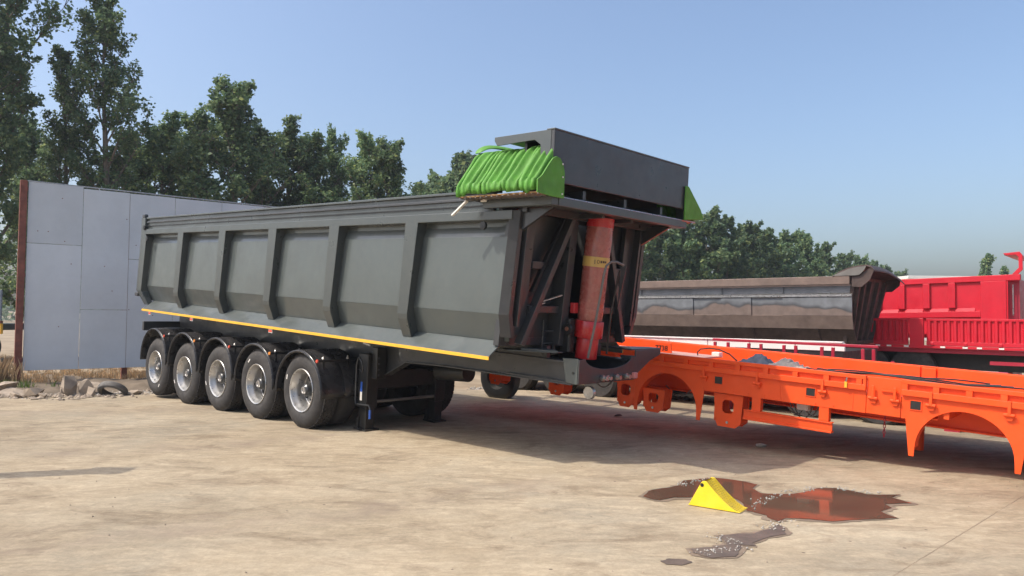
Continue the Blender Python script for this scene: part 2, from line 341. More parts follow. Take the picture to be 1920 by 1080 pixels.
tiny = [(1.01, 5.02), (1.07, 5.07), (1.18, 5.06), (1.22, 5.01), (1.13, 4.94), (1.04, 4.95)]
def flat(name, poly, z, m, label, kind='structure'):
    o = MB().add([(x, y, z) for x, y in poly], [tuple(range(len(poly)))]).build(name, m)
    if label: tag(o, label, None, kind=kind)
    return o
def grow(poly, k):
    out = []; n = len(poly); ar = sum(poly[i][0] * poly[(i + 1) % n][1] - poly[(i + 1) % n][0] * poly[i][1] for i in range(n))
    for i in range(n):
        a, b = Vector(poly[i - 1]), Vector(poly[(i + 1) % n]); t_ = (b - a).normalized(); nn_ = Vector((t_.y, -t_.x)) * (1 if ar > 0 else -1); kk = k * random.uniform(.4, 1.5); out.append((poly[i][0] + nn_.x * kk, poly[i][1] + nn_.y * kk))
    return out
flat('wet_margin', wobble(grow(big, .045), 0.006, 4), 0.004, M_WET, 'damp stained concrete around the puddle')
flat('wet_margin', wobble(grow(small, .03), 0.005, 3), 0.0036, M_WET, 'damp stained concrete around the mud trail')
flat('puddle', wobble(big, 0.003, 4, 1.4), 0.008, M_WATER, 'muddy puddle reflecting the orange trailer, beside the yellow chock')
flat('damp_patch', wobble(small, 0.003, 3), 0.0075, M_DAMP, 'narrow damp mud trail in front of the puddle')
flat('damp_patch', wobble(tiny, 0.003, 4), 0.004, M_DAMP, 'tiny damp spot at the bottom edge of the picture')

def rock_mesh(name, n, sx, sy, sz, m):
    bm = bmesh.new()
    for _ in range(n):
        p = Vector((random.gauss(0, 1), random.gauss(0, 1), random.gauss(0, 1))).normalized() * random.uniform(0.75, 1)
        bm.verts.new((p.x * sx, p.y * sy, p.z * sz))
    bmesh.ops.convex_hull(bm, input=bm.verts)
    for v in [v for v in bm.verts if not v.link_faces]: bm.verts.remove(v)
    me = bpy.data.meshes.new(name); bm.to_mesh(me); bm.free(); me.materials.append(m); return me
def scatter(name, pts, m, label, smin, smax):
    b = MB()
    for (x, y, z) in pts:
        s = random.uniform(smin, smax); q = []
        for k in range(6):
            d = ((1, 0, 0), (-1, 0, 0), (0, 1, 0), (0, -1, 0), (0, 0, 1), (0, 0, -1))[k]; sc = s * random.uniform(0.6, 1.3)
            q.append((x + d[0] * sc + random.uniform(-.2, .2) * s, y + d[1] * sc + random.uniform(-.2, .2) * s, z + 0.3 * s + d[2] * sc * 0.7))
        b.add(q, [(0, 2, 4), (2, 1, 4), (1, 3, 4), (3, 0, 4), (2, 0, 5), (1, 2, 5), (3, 1, 5), (0, 3, 5)])
    return tag(b.build(name, m), label, None, kind='stuff')
pts = []
for seg in (((1.62, 7.22), (1.95, 7.55)), ((2.0, 6.35), (2.5, 6.95)), ((2.5, 6.95), (2.95, 7.2)), ((3.1, 7.2), (3.4, 6.98)), ((1.3, 5.2), (1.65, 5.3)), ((2.0, 5.8), (2.2, 6.0)), ((1.55, 5.6), (1.6, 5.4))):
    for _ in range(45):
        t = random.random(); pts.append((seg[0][0] + (seg[1][0] - seg[0][0]) * t + random.gauss(0, .05), seg[0][1] + (seg[1][1] - seg[0][1]) * t + random.gauss(0, .035), 0.008))
scatter('gravel_crumbs', pts, M_STONE, 'pale grit crumbs along the puddle rim', 0.003, 0.012)
pts = [(random.uniform(-7, 6), random.uniform(3.0, 10) , 0.0) for _ in range(320)]
scatter('yard_grit', pts, M_RUBBLE, 'scattered small grit on the dusty concrete', 0.003, 0.010)
pts = []
for _ in range(1500):
    t = random.random(); x = -1 + t * 9; y = 16.4 - max(0, x - 1.2) * 0.66 + random.gauss(0, .35) + 0.35; pts.append((x, y, -0.05))
for _ in range(900):
    t = random.random(); x = -9.6 + t * 3.6; y = 14.1 + (x + 9.4) * 0.42 + random.gauss(0.2, .25); pts.append((x, y, -0.02))
scatter('gravel_edge', pts, M_STONE, 'loose gravel along the far edge of the concrete', 0.012, 0.045)
st = bpy.data.objects.new('grey_stone', rock_mesh('stone', 16, .085, .06, .045, M_STONE)); col.objects.link(st); st.location = (3.16, 9.45, .03)
tag(st, 'single pale stone lying in the trailer shadow on the concrete', 'stone')
st = bpy.data.objects.new('dark_brick', rock_mesh('brick', 14, .10, .05, .03, M_RUSTD)); col.objects.link(st); st.location = (1.75, 12.2, .02)
tag(st, 'small dark brick lying under the nose of the grey trailer', 'brick')

# ================================================================== GREY TIPPER TRAILER   local axes: x = towards the nose, y = away from camera side, z = up
GO = (-2.9906, 10.6152, 0.0); YAW, PIT = -0.7577, 0.0525
tr = empty('tipper_trailer', frame(YAW, PIT, GO))
tag(tr, 'large dark grey tipper trailer with six side bays and a yellow edge stripe', 'trailer')
W = 2.5
def sh(s, w, z): return (s + 0.095 * (min(z, 2.85) - 2.85), w, z)
def both(fn):            # build for the near side and mirrored for the far side
    fn(lambda w: w); fn(lambda w: W - w)
S0, S1 = -6.10, 3.93
ribs = [-4.405 + 1.673 * i for i in range(5)]
def side(mir):
    # corrugated side plate, one panel for each bay
    cuts = [S0 + .05] + [r for r in ribs] + [S1]
    prof = [(0.165, 2.86), (0.165, 2.80), (0.125, 2.685), (0.105, 1.845), (0.215, 1.55)]
    for a, b in zip(cuts[:-1], cuts[1:]):
        p = MB(sh)
        n = 10
        for k in range(n):
            s_a, s_b = a + (b - a) * k / n, a + (b - a) * (k + 1) / n
            for (w0, z0), (w1, z1) in zip(prof[:-1], prof[1:]):
                p.add([(s_a, mir(w0), z0), (s_b, mir(w0), z0), (s_b, mir(w1), z1), (s_a, mir(w1), z1)], [(0, 1, 2, 3)])
        bm_ = p.build('side_panel', M_GREYP, tr)
        so = bm_.modifiers.new('thick', 'SOLIDIFY'); so.thickness = 0.012; so.offset = 0
    for i, r in enumerate(ribs):
        p = MB(sh)
        def ring(w, z, hw, dep): return [(r - hw, mir(w), z), (r + hw, mir(w), z), (r + hw - .012, mir(w + dep), z), (r - hw + .012, mir(w + dep), z)]
        p.loft([ring(0.0, 2.87, .122, .19), ring(0.0, 1.76, .096, .12), ring(0.012, 1.70, .094, .14), ring(0.115, 1.475, .085, .13)])
        p.build('side_rib', M_GREY, tr, bevel=0.006)
    MB().box(S0, S1 + .03, mir(0.0), mir(0.17), 2.86, 2.962).build('top_rail', M_GREY, tr, bevel=0.008)
    MB().box(S0 + .02, S1 - .3, mir(0.05), mir(0.10), 2.962, 3.165).build('upper_board', M_GREY, tr, bevel=0.004)
    MB().box(S0 + .02, S1 - .25, mir(0.012), mir(0.13), 3.165, 3.195).build('rim_cap', M_GREY, tr, bevel=0.006)
    MB().box(S0 + .02, S1 - .25, mir(0.022), mir(0.05), 3.085, 3.118).build('tarpaulin_rail', M_DARK, tr, bevel=0.006)
    MB().box(S0 + .02, S1 - .25, mir(0.034), mir(0.05), 3.02, 3.034).build('tarpaulin_cable', M_BLACK, tr)
    # skirt and stripe
    p = MB(); sk = [(mir(0.235), 1.56), (mir(0.0), 1.385), (mir(0.0), 1.345), (mir(0.012), 1.345), (mir(0.012), 1.375), (mir(0.235), 1.545)]
    p.prism(sk, 'x', -6.07, 3.71).build('skirt', M_GREYP, tr, bevel=0.003)
    MB().box(-6.075, 3.715, mir(-.004), mir(0.002), 1.346, 1.384).build('yellow_stripe', M_YEL, tr)
    # rear corner post
    p = MB(sh)
    def rp(z, s0, s1, w0, w1): return [(s0, mir(w0), z), (s1, mir(w0), z), (s1, mir(w1), z), (s0, mir(w1), z)]
    p.loft([rp(3.19, -6.30, -6.12, 0, .12), rp(2.9, -6.30, -6.10, 0, .12), rp(2.80, -6.30, -6.02, 0, .16), rp(1.74, -6.31, -6.07, 0, .14), rp(1.46, -6.10, -5.90, .1, .2)])
    p.build('rear_post', M_GREY, tr, bevel=0.006)
    MB().box(-6.34, -6.22, mir(.02), mir(.10), 3.19, 3.27).build('tail_lug', M_DARK, tr, bevel=0.02)
    for (s_, z_) in ((-6.10, 2.99), (-5.93, 2.77), (3.55, 2.80)):
        MB().lathe([(mir(.0), .045), (mir(-.03), .045), (mir(-.032), .02)], s_, z_, 16).build('pulley', M_BLACK, tr, smooth=True)
    # front edge of the side: folded corner strips
    p = MB(sh)
    def fr(z, o): return [(3.93, mir(.0 + o), z), (4.03, mir(.06 + o), z), (4.03, mir(.12 + o), z), (3.90, mir(.12 + o), z)]
    p.loft([fr(2.96, 0), fr(1.845, -.01), fr(1.60, .06)]).build('corner_strip', M_DARK, tr, bevel=0.005)
    p = MB(sh)
    p.loft([[(3.93, mir(.17), z), (4.05, mir(.17), z), (4.05, mir(.21), z), (3.93, mir(.21), z)] for z in (2.96, 1.72)]).build('front_post', M_DARK, tr, bevel=0.005)
    p = MB(sh); p.loft([[(3.90, mir(.21), z), (3.96, mir(.21), z), (3.96, mir(.40), z), (3.90, mir(.40), z)] for z in (2.96, 1.62)]).build('front_stile', M_DARK, tr, bevel=0.004)
    # diagonal brace on the front wall
    a = sh(4.02, mir(.93), 2.97); b = sh(4.0, mir(.30), 1.52)
    MB().bar(a, b, .07, .11, (1, 0, 0)).build('diagonal_brace', M_DARK, tr, bevel=0.004)
    a = sh(3.97, mir(.86), 2.97); b = sh(3.95, mir(.45), 2.1)
    MB().bar(a, b, .03, .05, (1, 0, 0)).build('diagonal_rib', M_BLACK, tr, bevel=0.003)
    p = MB(sh); p.box(3.86, 4.06, mir(.90), mir(1.02), 1.5, 2.98).build('inner_column', M_DARK, tr, bevel=0.006)
    MB(sh).box(3.84, 4.0, mir(.40), mir(.90), 1.87, 1.95).build('front_crossbar', M_DARK, tr, bevel=0.004)
    MB(sh).box(3.84, 3.97, mir(.40), mir(.62), 2.36, 2.44).build('front_gusset', M_DARK, tr, bevel=0.004)
both(side)
# front wall, floor, tail gate of the tub
MB(sh).box(3.78, 3.86, .12, .97, 1.5, 2.96).build('front_wall', M_DARK, tr)
MB(sh).box(3.78, 3.86, 1.53, W - .12, 1.5, 2.96).build('front_wall', M_DARK, tr)
MB(sh).box(3.50, 3.55, .92, 1.58, 1.4, 2.96).build('cylinder_well', M_BLACK, tr)
for a_ in (.97, 1.51): MB(sh).box(3.55, 3.86, a_, a_ + .02, 1.4, 2.96).build('well_cheek', M_BLACK, tr)
MB().prism([(.11, 1.84), (.215, 1.55), (.30, 1.50), (W - .30, 1.50), (W - .215, 1.55), (W - .11, 1.84), (W - .14, 1.84), (W - .24, 1.58), (.24, 1.58), (.14, 1.84)], 'x', S0 + .05, 3.75).build('tub_floor', M_DARK, tr)
MB(sh).box(-6.16, -6.11, .10, W - .10, 1.55, 3.10).build('tail_gate', M_GREY, tr, bevel=0.005)
MB().box(-6.5, -6.35, .0, .10, 1.62, 1.70).build('gate_hook', M_DARK, tr, bevel=0.02)
# hydraulic hoist cylinder
cyl = empty('hoist_cylinder', parent=tr)
def cylseg(name, t0, t1, r, m, n=28, r2=None):
    bot, top = Vector((4.06, 1.25, 1.36)), Vector((4.19, 1.25, 2.99)); a, b = bot.lerp(top, t0), bot.lerp(top, t1)
    return MB().tube([a, a.lerp(b, .02), a.lerp(b, .98), b], [r * .985, r, r2 or r, (r2 or r) * .985], n).build(name, m, cyl, smooth=True)
cylseg('cylinder_barrel', 0.34, 0.935, .148, M_WRAP, r2=.155); cylseg('cylinder_head', 0.935, 1.0, .157, M_RED)
cylseg('cylinder_clamp', 0.15, 0.27, .168, M_RED); cylseg('cylinder_base', 0.0, 0.15, .130, M_RED); cylseg('wrap_end', 0.27, 0.36, .143, M_WRAP, r2=.152)
lb = cylseg('yellow_band', 0.655, 0.725, .1556, M_LABEL)
for k, ang in enumerate((-118, -104, -91, -80, -70)):
    bot, top = Vector((4.06, 1.25, 1.36)), Vector((4.19, 1.25, 2.99)); c = bot.lerp(top, .686)
    w_, h_ = (.009, .05) if k == 0 else ((.026, .046) if k == 1 else (.020, .034 - .003 * k))
    dirv = Vector((math.cos(R(ang + 60)), math.sin(R(ang + 60)), 0)); tg = Vector((-dirv.y, dirv.x, 0))
    q = []
    if k == 1:   # a ring-shaped zero
        pm = MB(); pc = c + dirv * .1568; pm.tube([pc + tg * math.cos(t) * .012 + Vector((0, 0, 1)) * math.sin(t) * .020 for t in [i * math.pi / 8 for i in range(17)]], .0035, 5); pm.build('print_mark', M_INK, cyl)
    else:
        pc = c + dirv * .1568; MB().bar(pc - Vector((0, 0, h_ / 2)), pc + Vector((0, 0, h_ / 2)), w_, .003, dirv).build('print_mark', M_INK, cyl)
# overhead platform and head box
p = MB(); p.box(3.55, 4.54, -.04, .06, 2.985, 3.072).build('platform_beam', M_GREY, tr, bevel=0.006)
MB().box(3.55, 4.54, W - .06, W + .06, 2.985, 3.072).build('platform_beam', M_GREY, tr, bevel=0.006)
MB().box(4.44, 4.548, .063, W - .063, 2.983, 3.074).build('platform_front', M_GREY, tr, bevel=0.006)
MB().box(3.6, 4.44, .06, W - .06, 3.02, 3.035).build('platform_deck', M_DARK, tr)
for s_ in (3.7, 4.05):
    MB().box(s_, s_ + .06, .06, W - .06, 2.94, 3.018).build('platform_crossbeam', M_DARK, tr, bevel=0.004)
for w_ in (.95, 1.5):
    MB().box(4.02, 4.43, w_, w_ + .05, 2.955, 3.0).build('platform_bracket', M_DARK, tr)
for w_ in (.10, 2.33):
    MB().loft([[(3.95, w_, 2.98), (4.44, w_, 2.98), (3.95, w_, 2.72)], [(3.95, w_ + .04, 2.98), (4.44, w_ + .04, 2.98), (3.95, w_ + .04, 2.72)]]).build('platform_gusset', M_DARK, tr)
hb = empty('head_box', parent=tr)
MB().box(4.50, 4.545, -.05, W + .05, 3.215, 3.735).build('front_plate', M_DARK, hb, bevel=0.006)
MB().box(4.44, 4.55, -.055, W + .055, 3.735, 3.752).build('top_flange', M_GREY, hb, bevel=0.005)
for w0, w1 in ((-.052, -.036), (W + .036, W + .052)):
    MB().prism([(4.50, 3.74), (3.70, 3.74), (3.70, 3.70), (3.74, 3.645), (4.28, 3.655), (4.36, 3.60), (4.40, 3.07), (4.50, 3.07)], 'y', w0, w1).build('side_arm', M_GREY, hb, bevel=0.003)
MB().box(3.72, 4.44, .0, W, 3.705, 3.72).build('roof_sheet', M_DARK, hb)
MB().box(4.10, 4.13, .0, W, 3.08, 3.70).build('back_plate', M_BLACK, hb)
for w_ in (.5, 1.25, 2.0): MB().box(4.13, 4.50, w_, w_ + .05, 3.10, 3.19).build('roller_support', M_DARK, hb)
MB().tube([(4.3, .06, 3.12), (4.3, W - .06, 3.12)], .03, 10).build('roller', M_DARK, hb, smooth=True)
# chassis
def beam(mir):
    p = MB()
    pr = [(-6.1, 1.34), (4.30, 1.34), (4.30, 1.12), (2.2, 1.10), (1.42, 1.07), (.95, .84), (-5.9, .80), (-6.1, .95)]
    p.prism(pr, 'y', mir(.76), mir(.785)).build('chassis_web', M_DARK, tr)
    fl = [(4.30, 1.12), (2.2, 1.10), (1.42, 1.07), (.95, .84), (-5.9, .80)]
    p = MB(); p.prism(fl + [(x, z - .018) for x, z in reversed(fl)], 'y', mir(.70), mir(.845)).build('chassis_flange', M_DARK, tr, bevel=0.003)
    MB().box(-6.1, 4.30, mir(.70), mir(.845), 1.34, 1.358).build('chassis_top_flange', M_DARK, tr)
    MB().box(-6.0, 3.9, mir(.74), mir(.80), 1.36, 1.50).build('sub_frame', M_DARK, tr)
    for s_ in (-4.6, -3.2, -1.8, -.4, 1.2, 2.6):
        MB().prism([(mir(.24), 1.50), (mir(.76), 1.50), (mir(.76), 1.28), (mir(.60), 1.36)], 'x', s_, s_ + .02).build('outrigger', M_DARK, tr)
both(beam)
for s_ in (-6.05, -4.5, -3.2, -1.9, -.6, .7, 2.0, 3.2):
    MB().box(s_, s_ + .08, .785, W - .785, .95 if s_ < 1 else 1.14, 1.3).build('cross_member', M_DARK, tr)
MB().box(-6.15, -6.07, .05, W - .05, .95, 1.13).build('rear_under_run_bar', M_DARK, tr, bevel=.01)
# nose bumper with a round notch
nb = [(.70, 1.385), (.80, 1.395)] + [(1.25 + .44 * math.cos(R(a)), 1.395 + .125 * math.sin(R(a))) for a in range(180, 361, 12)] + [(1.70, 1.395), (1.80, 1.385), (1.80, 1.125), (.70, 1.125)]
MB().prism(nb, 'x', 4.385, 4.405).build('nose_plate', M_DARK, tr, bevel=.003)
MB().prism([(4.17, 1.39), (4.385, 1.40), (4.385, 1.12), (4.23, 1.13)], 'y', .695, .712).build('nose_side_plate', M_GREYP, tr, bevel=.004)  # lighter grey than its twin: sunlight on the near plate is in the paint
MB().prism([(4.17, 1.39), (4.385, 1.40), (4.385, 1.12), (4.23, 1.13)], 'y', 1.788, 1.805).build('nose_side_plate', M_GREY, tr, bevel=.004)
MB().lathe([(.690, .016), (.6945, .016)], 4.33, 1.24, 12).build('bolt_hole', M_BLACK, tr)
MB().box(3.3, 4.38, .71, 1.79, 1.115, 1.135).build('coupler_plate', M_DARK, tr)
MB().tube([(3.8, 1.25, 1.12), (3.8, 1.25, 1.03)], .05, 14).build('kingpin', M_STEEL, tr, smooth=True)
MB().prism([(4.36, 1.74), (4.40, 2.33), (4.22, 2.33), (3.9, 1.78)], 'z', 1.462, 1.478).build('wing_plate', M_DARK, tr, bevel=.003)
MB().prism([(1.79, 1.465), (2.33, 1.465), (2.33, 1.40), (2.1, 1.33), (1.79, 1.16)], 'x', 4.375, 4.395).build('wing_gusset', M_DARK, tr, bevel=.003)
MB().prism([(3.45, .42), (3.70, .30), (4.12, .66), (4.12, .76), (3.6, .78)], 'z', 1.438, 1.450).build('catch_plate', M_GREY, tr, bevel=.003)
MB().loft([[(3.78, .44, 1.452), (4.13, .66, 1.452), (4.02, .74, 1.46), (3.75, .50, 1.46)], [(3.78, .44, 1.47), (4.13, .66, 1.462), (4.02, .74, 1.47), (3.75, .50, 1.475)]]).build('bent_lip', M_GREYP, tr)
for k, (w_, r_) in enumerate(((1.10, .035), (1.18, .03), (1.36, .035), (1.55, .035))):
    g_ = MB(); g_.lathe([(4.405, r_ * .6), (4.43, r_), (4.45, r_), (4.452, r_ * .5), (4.47, r_ * .45), (4.475, r_ * .7), (4.495, r_ * .7)], 0, 0, 14)
    g_.v = [(y, w_ + x, 1.175 + z) for x, y, z in g_.v]; g_.build('air_coupling', M_STEEL, tr, smooth=True)
MB().box(4.405, 4.45, 1.70, 1.77, 1.14, 1.21).build('socket_box', mat('pink_cap', (.55, .20, .18), .5), tr, bevel=.008)
MB().lathe([(1.02, .07), (1.06, .075)], 4.3, 1.0, 16).build('round_lamp', M_STEEL, tr, smooth=True)
# steel guard hoop in front of the hoist, ladder guard, pump and valve
hoop = [(4.30, .98, 1.39), (4.36, 1.0, 1.75), (4.42, 1.0, 2.10), (4.455, 1.0, 2.34), (4.475, 1.01, 2.43), (4.50, 1.06, 2.475), (4.52, 1.14, 2.48), (4.50, 1.30, 2.45)]
MB().tube(hoop, .014, 8).build('guard_hoop', M_HOSE, tr, smooth=True)
MB().prism([(4.42, 2.44), (4.50, 2.45), (4.40, 1.95)], 'y', 1.36, 1.37).build('hoop_bracket', M_DARK, tr)
MB().tube([(4.40, 1.37, 2.40), (4.30, 1.38, 1.9), (4.25, 1.40, 1.42)], .012, 8).build('black_hose', M_BLACK, tr, smooth=True)
g_ = MB()
g_.tube([(3.84, .92, 1.40), (3.86, .92, 1.90), (3.88, .95, 1.96), (3.95, 1.08, 1.97)], .018, 8)
g_.build('pipe_guard', M_DARK, tr, smooth=True)
for z_ in (1.52, 1.66): MB().tube([(3.83, .72, z_), (3.84, .92, z_)], .010, 6).build('ladder_rung', M_DARK, tr)
MB().tube([(3.83, .73, 1.40), (3.84, .73, 1.78)], .010, 6).build('ladder_rail', M_DARK, tr)
MB().box(3.88, 4.02, .98, 1.08, 1.42, 1.82).build('valve_block', M_BLACK, tr, bevel=.02)
MB().lathe([(.93, .06), (.955, .065), (.96, .03)], 4.02, 1.70, 18).build('pump_boss', M_BLACK, tr, smooth=True)
MB().lathe([(.918, .022), (.93, .026)], 4.02, 1.70, 14).build('copper_cap', mat('copper', (.38, .16, .10), .4, metal=.6), tr, smooth=True)
MB().box(3.98, 4.04, 1.02, 1.10, 1.88, 2.0).build('red_block', M_RED, tr, bevel=.008)
MB().bar((3.88, .50, 1.97), (3.98, .85, 2.08), .05, .012, (0, 0, 1)).build('loose_bar', M_STEEL, tr)
MB().bar((3.86, .48, 1.93), (3.90, .66, 1.985), .03, .01, (0, 0, 1)).build('loose_bar', M_STEEL, tr)
MB().box(3.9, 3.98, 1.60, 1.66, 2.62, 2.80).build('light_tag', M_WHITE, tr, bevel=.004)
# white stay hanging under the tarpaulin
MB().bar((3.43, -.16, 3.06), (3.24, -.20, 2.90), .02, .035, (0, 1, 0)).build('white_stay', M_WHITE, tr, bevel=.003)
MB().box(3.55, 3.63, -.08, -.05, 3.05, 3.10).build('stay_bracket', M_WHITE, tr, bevel=.008)
# wheels
def make_wheel():
    w = empty('wheel', parent=tr)
    R0 = .535
    tp = [(.02, .300), (.0, .33), (-.012, .40), (-.006, .455), (.018, .505), (.045, .527), (.07, .535), (.12, .537), (.19, .537), (.24, .535), (.265, .527), (.285, .50), (.30, .42), (.29, .31)]
    ty = MB(); ty.lathe(tp, 0, 0, 56, closed=True)
    t = ty.build('tyre', M_RUBBER, w, smooth=True)
    gr = MB()
    for yy in (.062, .095, .150, .205, .238):     # tread blocks standing on the carcass
        for k in range(56):
            a = 2 * math.pi * (k + (.5 if yy in (.095, .205) else 0)) / 56; b = a + 2 * math.pi / 56 * .78
            q = [(r_ * math.cos(t_), y_, r_ * math.sin(t_)) for r_ in (.528, .546) for t_, y_ in ((a, yy - .013), (b, yy - .013), (b, yy + .013), (a, yy + .013))]
            gr.add(q, [(0, 1, 2, 3), (4, 5, 6, 7), (0, 1, 5, 4), (1, 2, 6, 5), (2, 3, 7, 6), (3, 0, 4, 7)])
    tt = gr.build('tread', M_RUBBER, w); tt['kind'] = 'stuff'
    rm = [(.012, .303), (.002, .312), (-.006, .306), (.0, .292), (.02, .283), (.05, .278), (.075, .262), (.11, .255), (.17, .252), (.20, .246), (.205, .235)]
    MB().lathe(rm, 0, 0, 48, closed=True).build('rim', M_RIM, w, smooth=True)
    MB().lathe([(.205, .237), (.212, .215), (.20, .17), (.192, .13), (.192, .05)], 0, 0, 40, closed=True).build('rim_disc', M_DISC, w, smooth=True)
    for k in range(8):
        a = 2 * math.pi * k / 8
        MB().lathe([(.188, .026), (.206, .026)], .205 * math.cos(a), .205 * math.sin(a), 12).build('rim_hole', M_BLACK, w)
    for k in range(10):
        a = 2 * math.pi * (k + .5) / 10
        MB().lathe([(.195, .016), (.168, .016), (.163, .010)], .150 * math.cos(a), .150 * math.sin(a), 6).build('wheel_nut', M_DARK, w)
    MB().lathe([(.195, .10), (.15, .095), (.06, .085), (.045, .07), (.042, .02)], 0, 0, 24).build('hub', M_DARK, w, smooth=True)
    MB().lathe([(.041, .055), (.030, .052), (.029, .035), (.036, .03), (.036, .008)], 0, 0, 20).build('hub_cap', M_STEEL, w, smooth=True)
    it = MB(); it.lathe([(y + .33, r) for y, r in tp], 0, 0, 48, closed=True); it.build('inner_tyre', M_RUBBER, w, smooth=True)
    MB().box(-.405, -.385, -.0145, -.012, .06, .13).build('tyre_tag', M_WHITE, w)
    return w
wz = lambda s, h=.537: (h + .0525 * s) / .9986
ax = [-1.31 * k - .03 for k in range(5)]
wheel0 = make_wheel()
first = True
for k, s_ in enumerate(ax):
    z_ = wz(s_) + (.05 if k == 4 else 0)
    for sidew in (0, 1):
        w_ = wheel0 if first else dup(wheel0, tr); first = False
        a = random.uniform(0, 6.28) if k or sidew else .15
        if sidew == 0: w_.matrix_local = Matrix.Translation((s_, .0, z_)) @ Matrix.Rotation(a, 4, 'Y')
        else: w_.matrix_local = Matrix.Translation((s_, W, z_)) @ Matrix.Rotation(math.pi, 4, 'Z') @ Matrix.Rotation(a, 4, 'Y')
    MB().tube([(s_, .25, z_), (s_, W - .25, z_)], .075, 14).build('axle', M_BLACK, tr, smooth=True)
    for w_ in (.72, W - .72): 
        MB().box(s_ - .55, s_ + .55, w_ - .05, w_ + .05, z_ + .08, z_ + .14).build('leaf_spring', M_BLACK, tr)
        MB().prism([(s_ + .57, .80), (s_ + .73, .80), (s_ + .70, .52), (s_ + .60, .52)], 'y', w_ - .06, w_ + .06).build('spring_hanger', M_BLACK, tr)
    MB().tube([(s_ + .1, .62, z_ + .05), (s_ + .32, .62, z_ + .1)], .08, 14).build('brake_chamber', M_BLACK, tr, smooth=True)
# mudguards
def mudguard(s_, zt):
    b = MB(); cz = zt - .60; n = 26; prof = [(-.045, .56), (-.05, .585), (-.035, .60), (.0, .602), (.03, .592), (.06, .60), (.2, .604), (.32, .604), (.34, .596), (.36, .604), (.6, .602), (.62, .57)]
    rings = []
    for k in range(n + 1):
        a = R(188 - 188 * k / n - 8 + 6); rings.append([(s_ + r_ * 1.03 * math.cos(a), w_, cz + r_ * math.sin(a)) for w_, r_ in prof])
    vs_ = [p for q in rings for p in q]; m_ = len(prof)
    b.add(vs_, [(k * m_ + i, k * m_ + i + 1, (k + 1) * m_ + i + 1, (k + 1) * m_ + i) for k in range(n) for i in range(m_ - 1)])
    o = b.build('mudguard', M_GUARD, tr, smooth=True); so = o.modifiers.new('t', 'SOLIDIFY'); so.thickness = .008
    lip = MB(); lip.tube([(s_ + .585 * 1.03 * math.cos(R(186 - 190 * k / n)), -.045, cz + .585 * math.sin(R(186 - 190 * k / n))) for k in range(n + 1)], .013, 8)
    lip.build('lip', M_GUARD, o, smooth=True)
    # bracket bar with bolts and a small marker
    MB().box(s_ + .44, s_ + .47, -.03, .62, zt - .135, zt - .10).build('bracket_bar', M_BLACK, o, bevel=.006)
    for w_ in (.06, .46):
        q = MB().lathe([(0, .018), (.02, .018), (.03, .010), (.05, .010)], 0, 0, 8, axis='z').build('bolt', M_STEEL, o); q.location = (s_ + .455, w_, zt - .10)
        MB().box(s_ + .47, s_ + .485, w_ - .012, w_ + .012, zt - .28, zt - .12).build('clamp_strap', M_BLACK, o)
    MB().lathe([(-.045, .022), (-.03, .026)], s_ + .455, zt - .118, 12).build('marker', M_LENS if int(s_ * 10) % 2 == 0 else M_AMBER, o, smooth=True)
    return o
for k, s_ in enumerate(ax):
    mudguard(s_ - .02, 1.115 - .015 * k)
# side reflectors under the stripe
for s_ in (-5.75, -3.85, -1.05):
    MB().box(s_, s_ + .11, .010, .018, 1.285, 1.338).build('side_reflector', M_WHITE, tr)
    MB().box(s_ + .005, s_ + .105, .004, .010, 1.295, 1.33).build('side_marker', M_LENS, tr, bevel=.004)
MB().bar((1.35, .05, 1.33), (1.5, .05, 1.31), .012, .02).build('hook_clip', M_STEEL, tr)
# landing gear
for w_, nm in ((.60, 0), (1.86, 1)):
    lg = empty('landing_leg', parent=tr); bz = wz(.74, 0.0)
    MB().box(.62, .84, w_ - .095, w_ + .095, .36, 1.12).build('leg_tube', M_BLACK, lg, bevel=.01)
    MB().box(.645, .815, w_ - .075, w_ + .075, bz + .03, .40).build('inner_tube', M_BLACK, lg, bevel=.008)
    MB().box(.60, .88, w_ - .12, w_ + .12, bz + .002, bz + .03).build('foot', M_BLACK, lg, bevel=.006)
    MB().prism([(.60, bz + .03), (.63, bz + .17), (.68, bz + .19), (.68, bz + .03)], 'y', w_ - .095, w_ - .075).build('foot_gusset', M_BLACK, lg)
    MB().box(.84, .96, w_ - .03, w_ + .13, .78, 1.22).build('mounting_plate', M_BLACK, lg, bevel=.008)
    for z_ in (.82, .90, .98, 1.06): MB().box(.962, .975, w_ - .012, w_ + .012, z_, z_ + .022).build('bolt', M_DARK, lg)
    if nm == 0:
        MB().box(.69, .735, w_ - .098, w_ - .0955, .58, .72).build('sticker', M_BLUE, lg); MB().box(.69, .735, w_ - .098, w_ - .0955, .46, .58).build('sticker', M_WHITE, lg)
        MB().tube([(.64, w_ - .12, 1.05), (.62, w_ - .13, .95), (.63, w_ - .13, .45), (.65, w_ - .13, .40), (.80, w_ - .12, .41), (.94, w_ - .12, .42), (.97, w_ - .12, .38), (.975, w_ - .12, .26)], .012, 8).build('crank_handle', M_DARK, lg, smooth=True)
        MB().tube([(.972, w_ - .12, .36), (.975, w_ - .12, .24)], .017, 8).build('crank_grip', M_BLUE, lg, smooth=True)
        MB().tube([(.63, w_ - .10, 1.06), (.70, w_ - .10, 1.0), (.74, w_ - .10, .92), (.72, w_ - .1, .86), (.66, w_ - .1, .88)], .012, 8).build('handle_clip', M_DARK, lg, smooth=True)
MB().tube([(.80, .66, .44), (.80, 1.80, .44)], .022, 10).build('leg_cross_shaft', M_HOSE, tr, smooth=True)
MB().box(.70, .78, .68, 1.78, .62, .86).build('leg_cross_brace', M_BLACK, tr)
MB().tube([(1.5, 1.25, .92), (2.1, 1.25, .96)], .12, 20).build('air_tank', M_BLACK, tr, smooth=True)
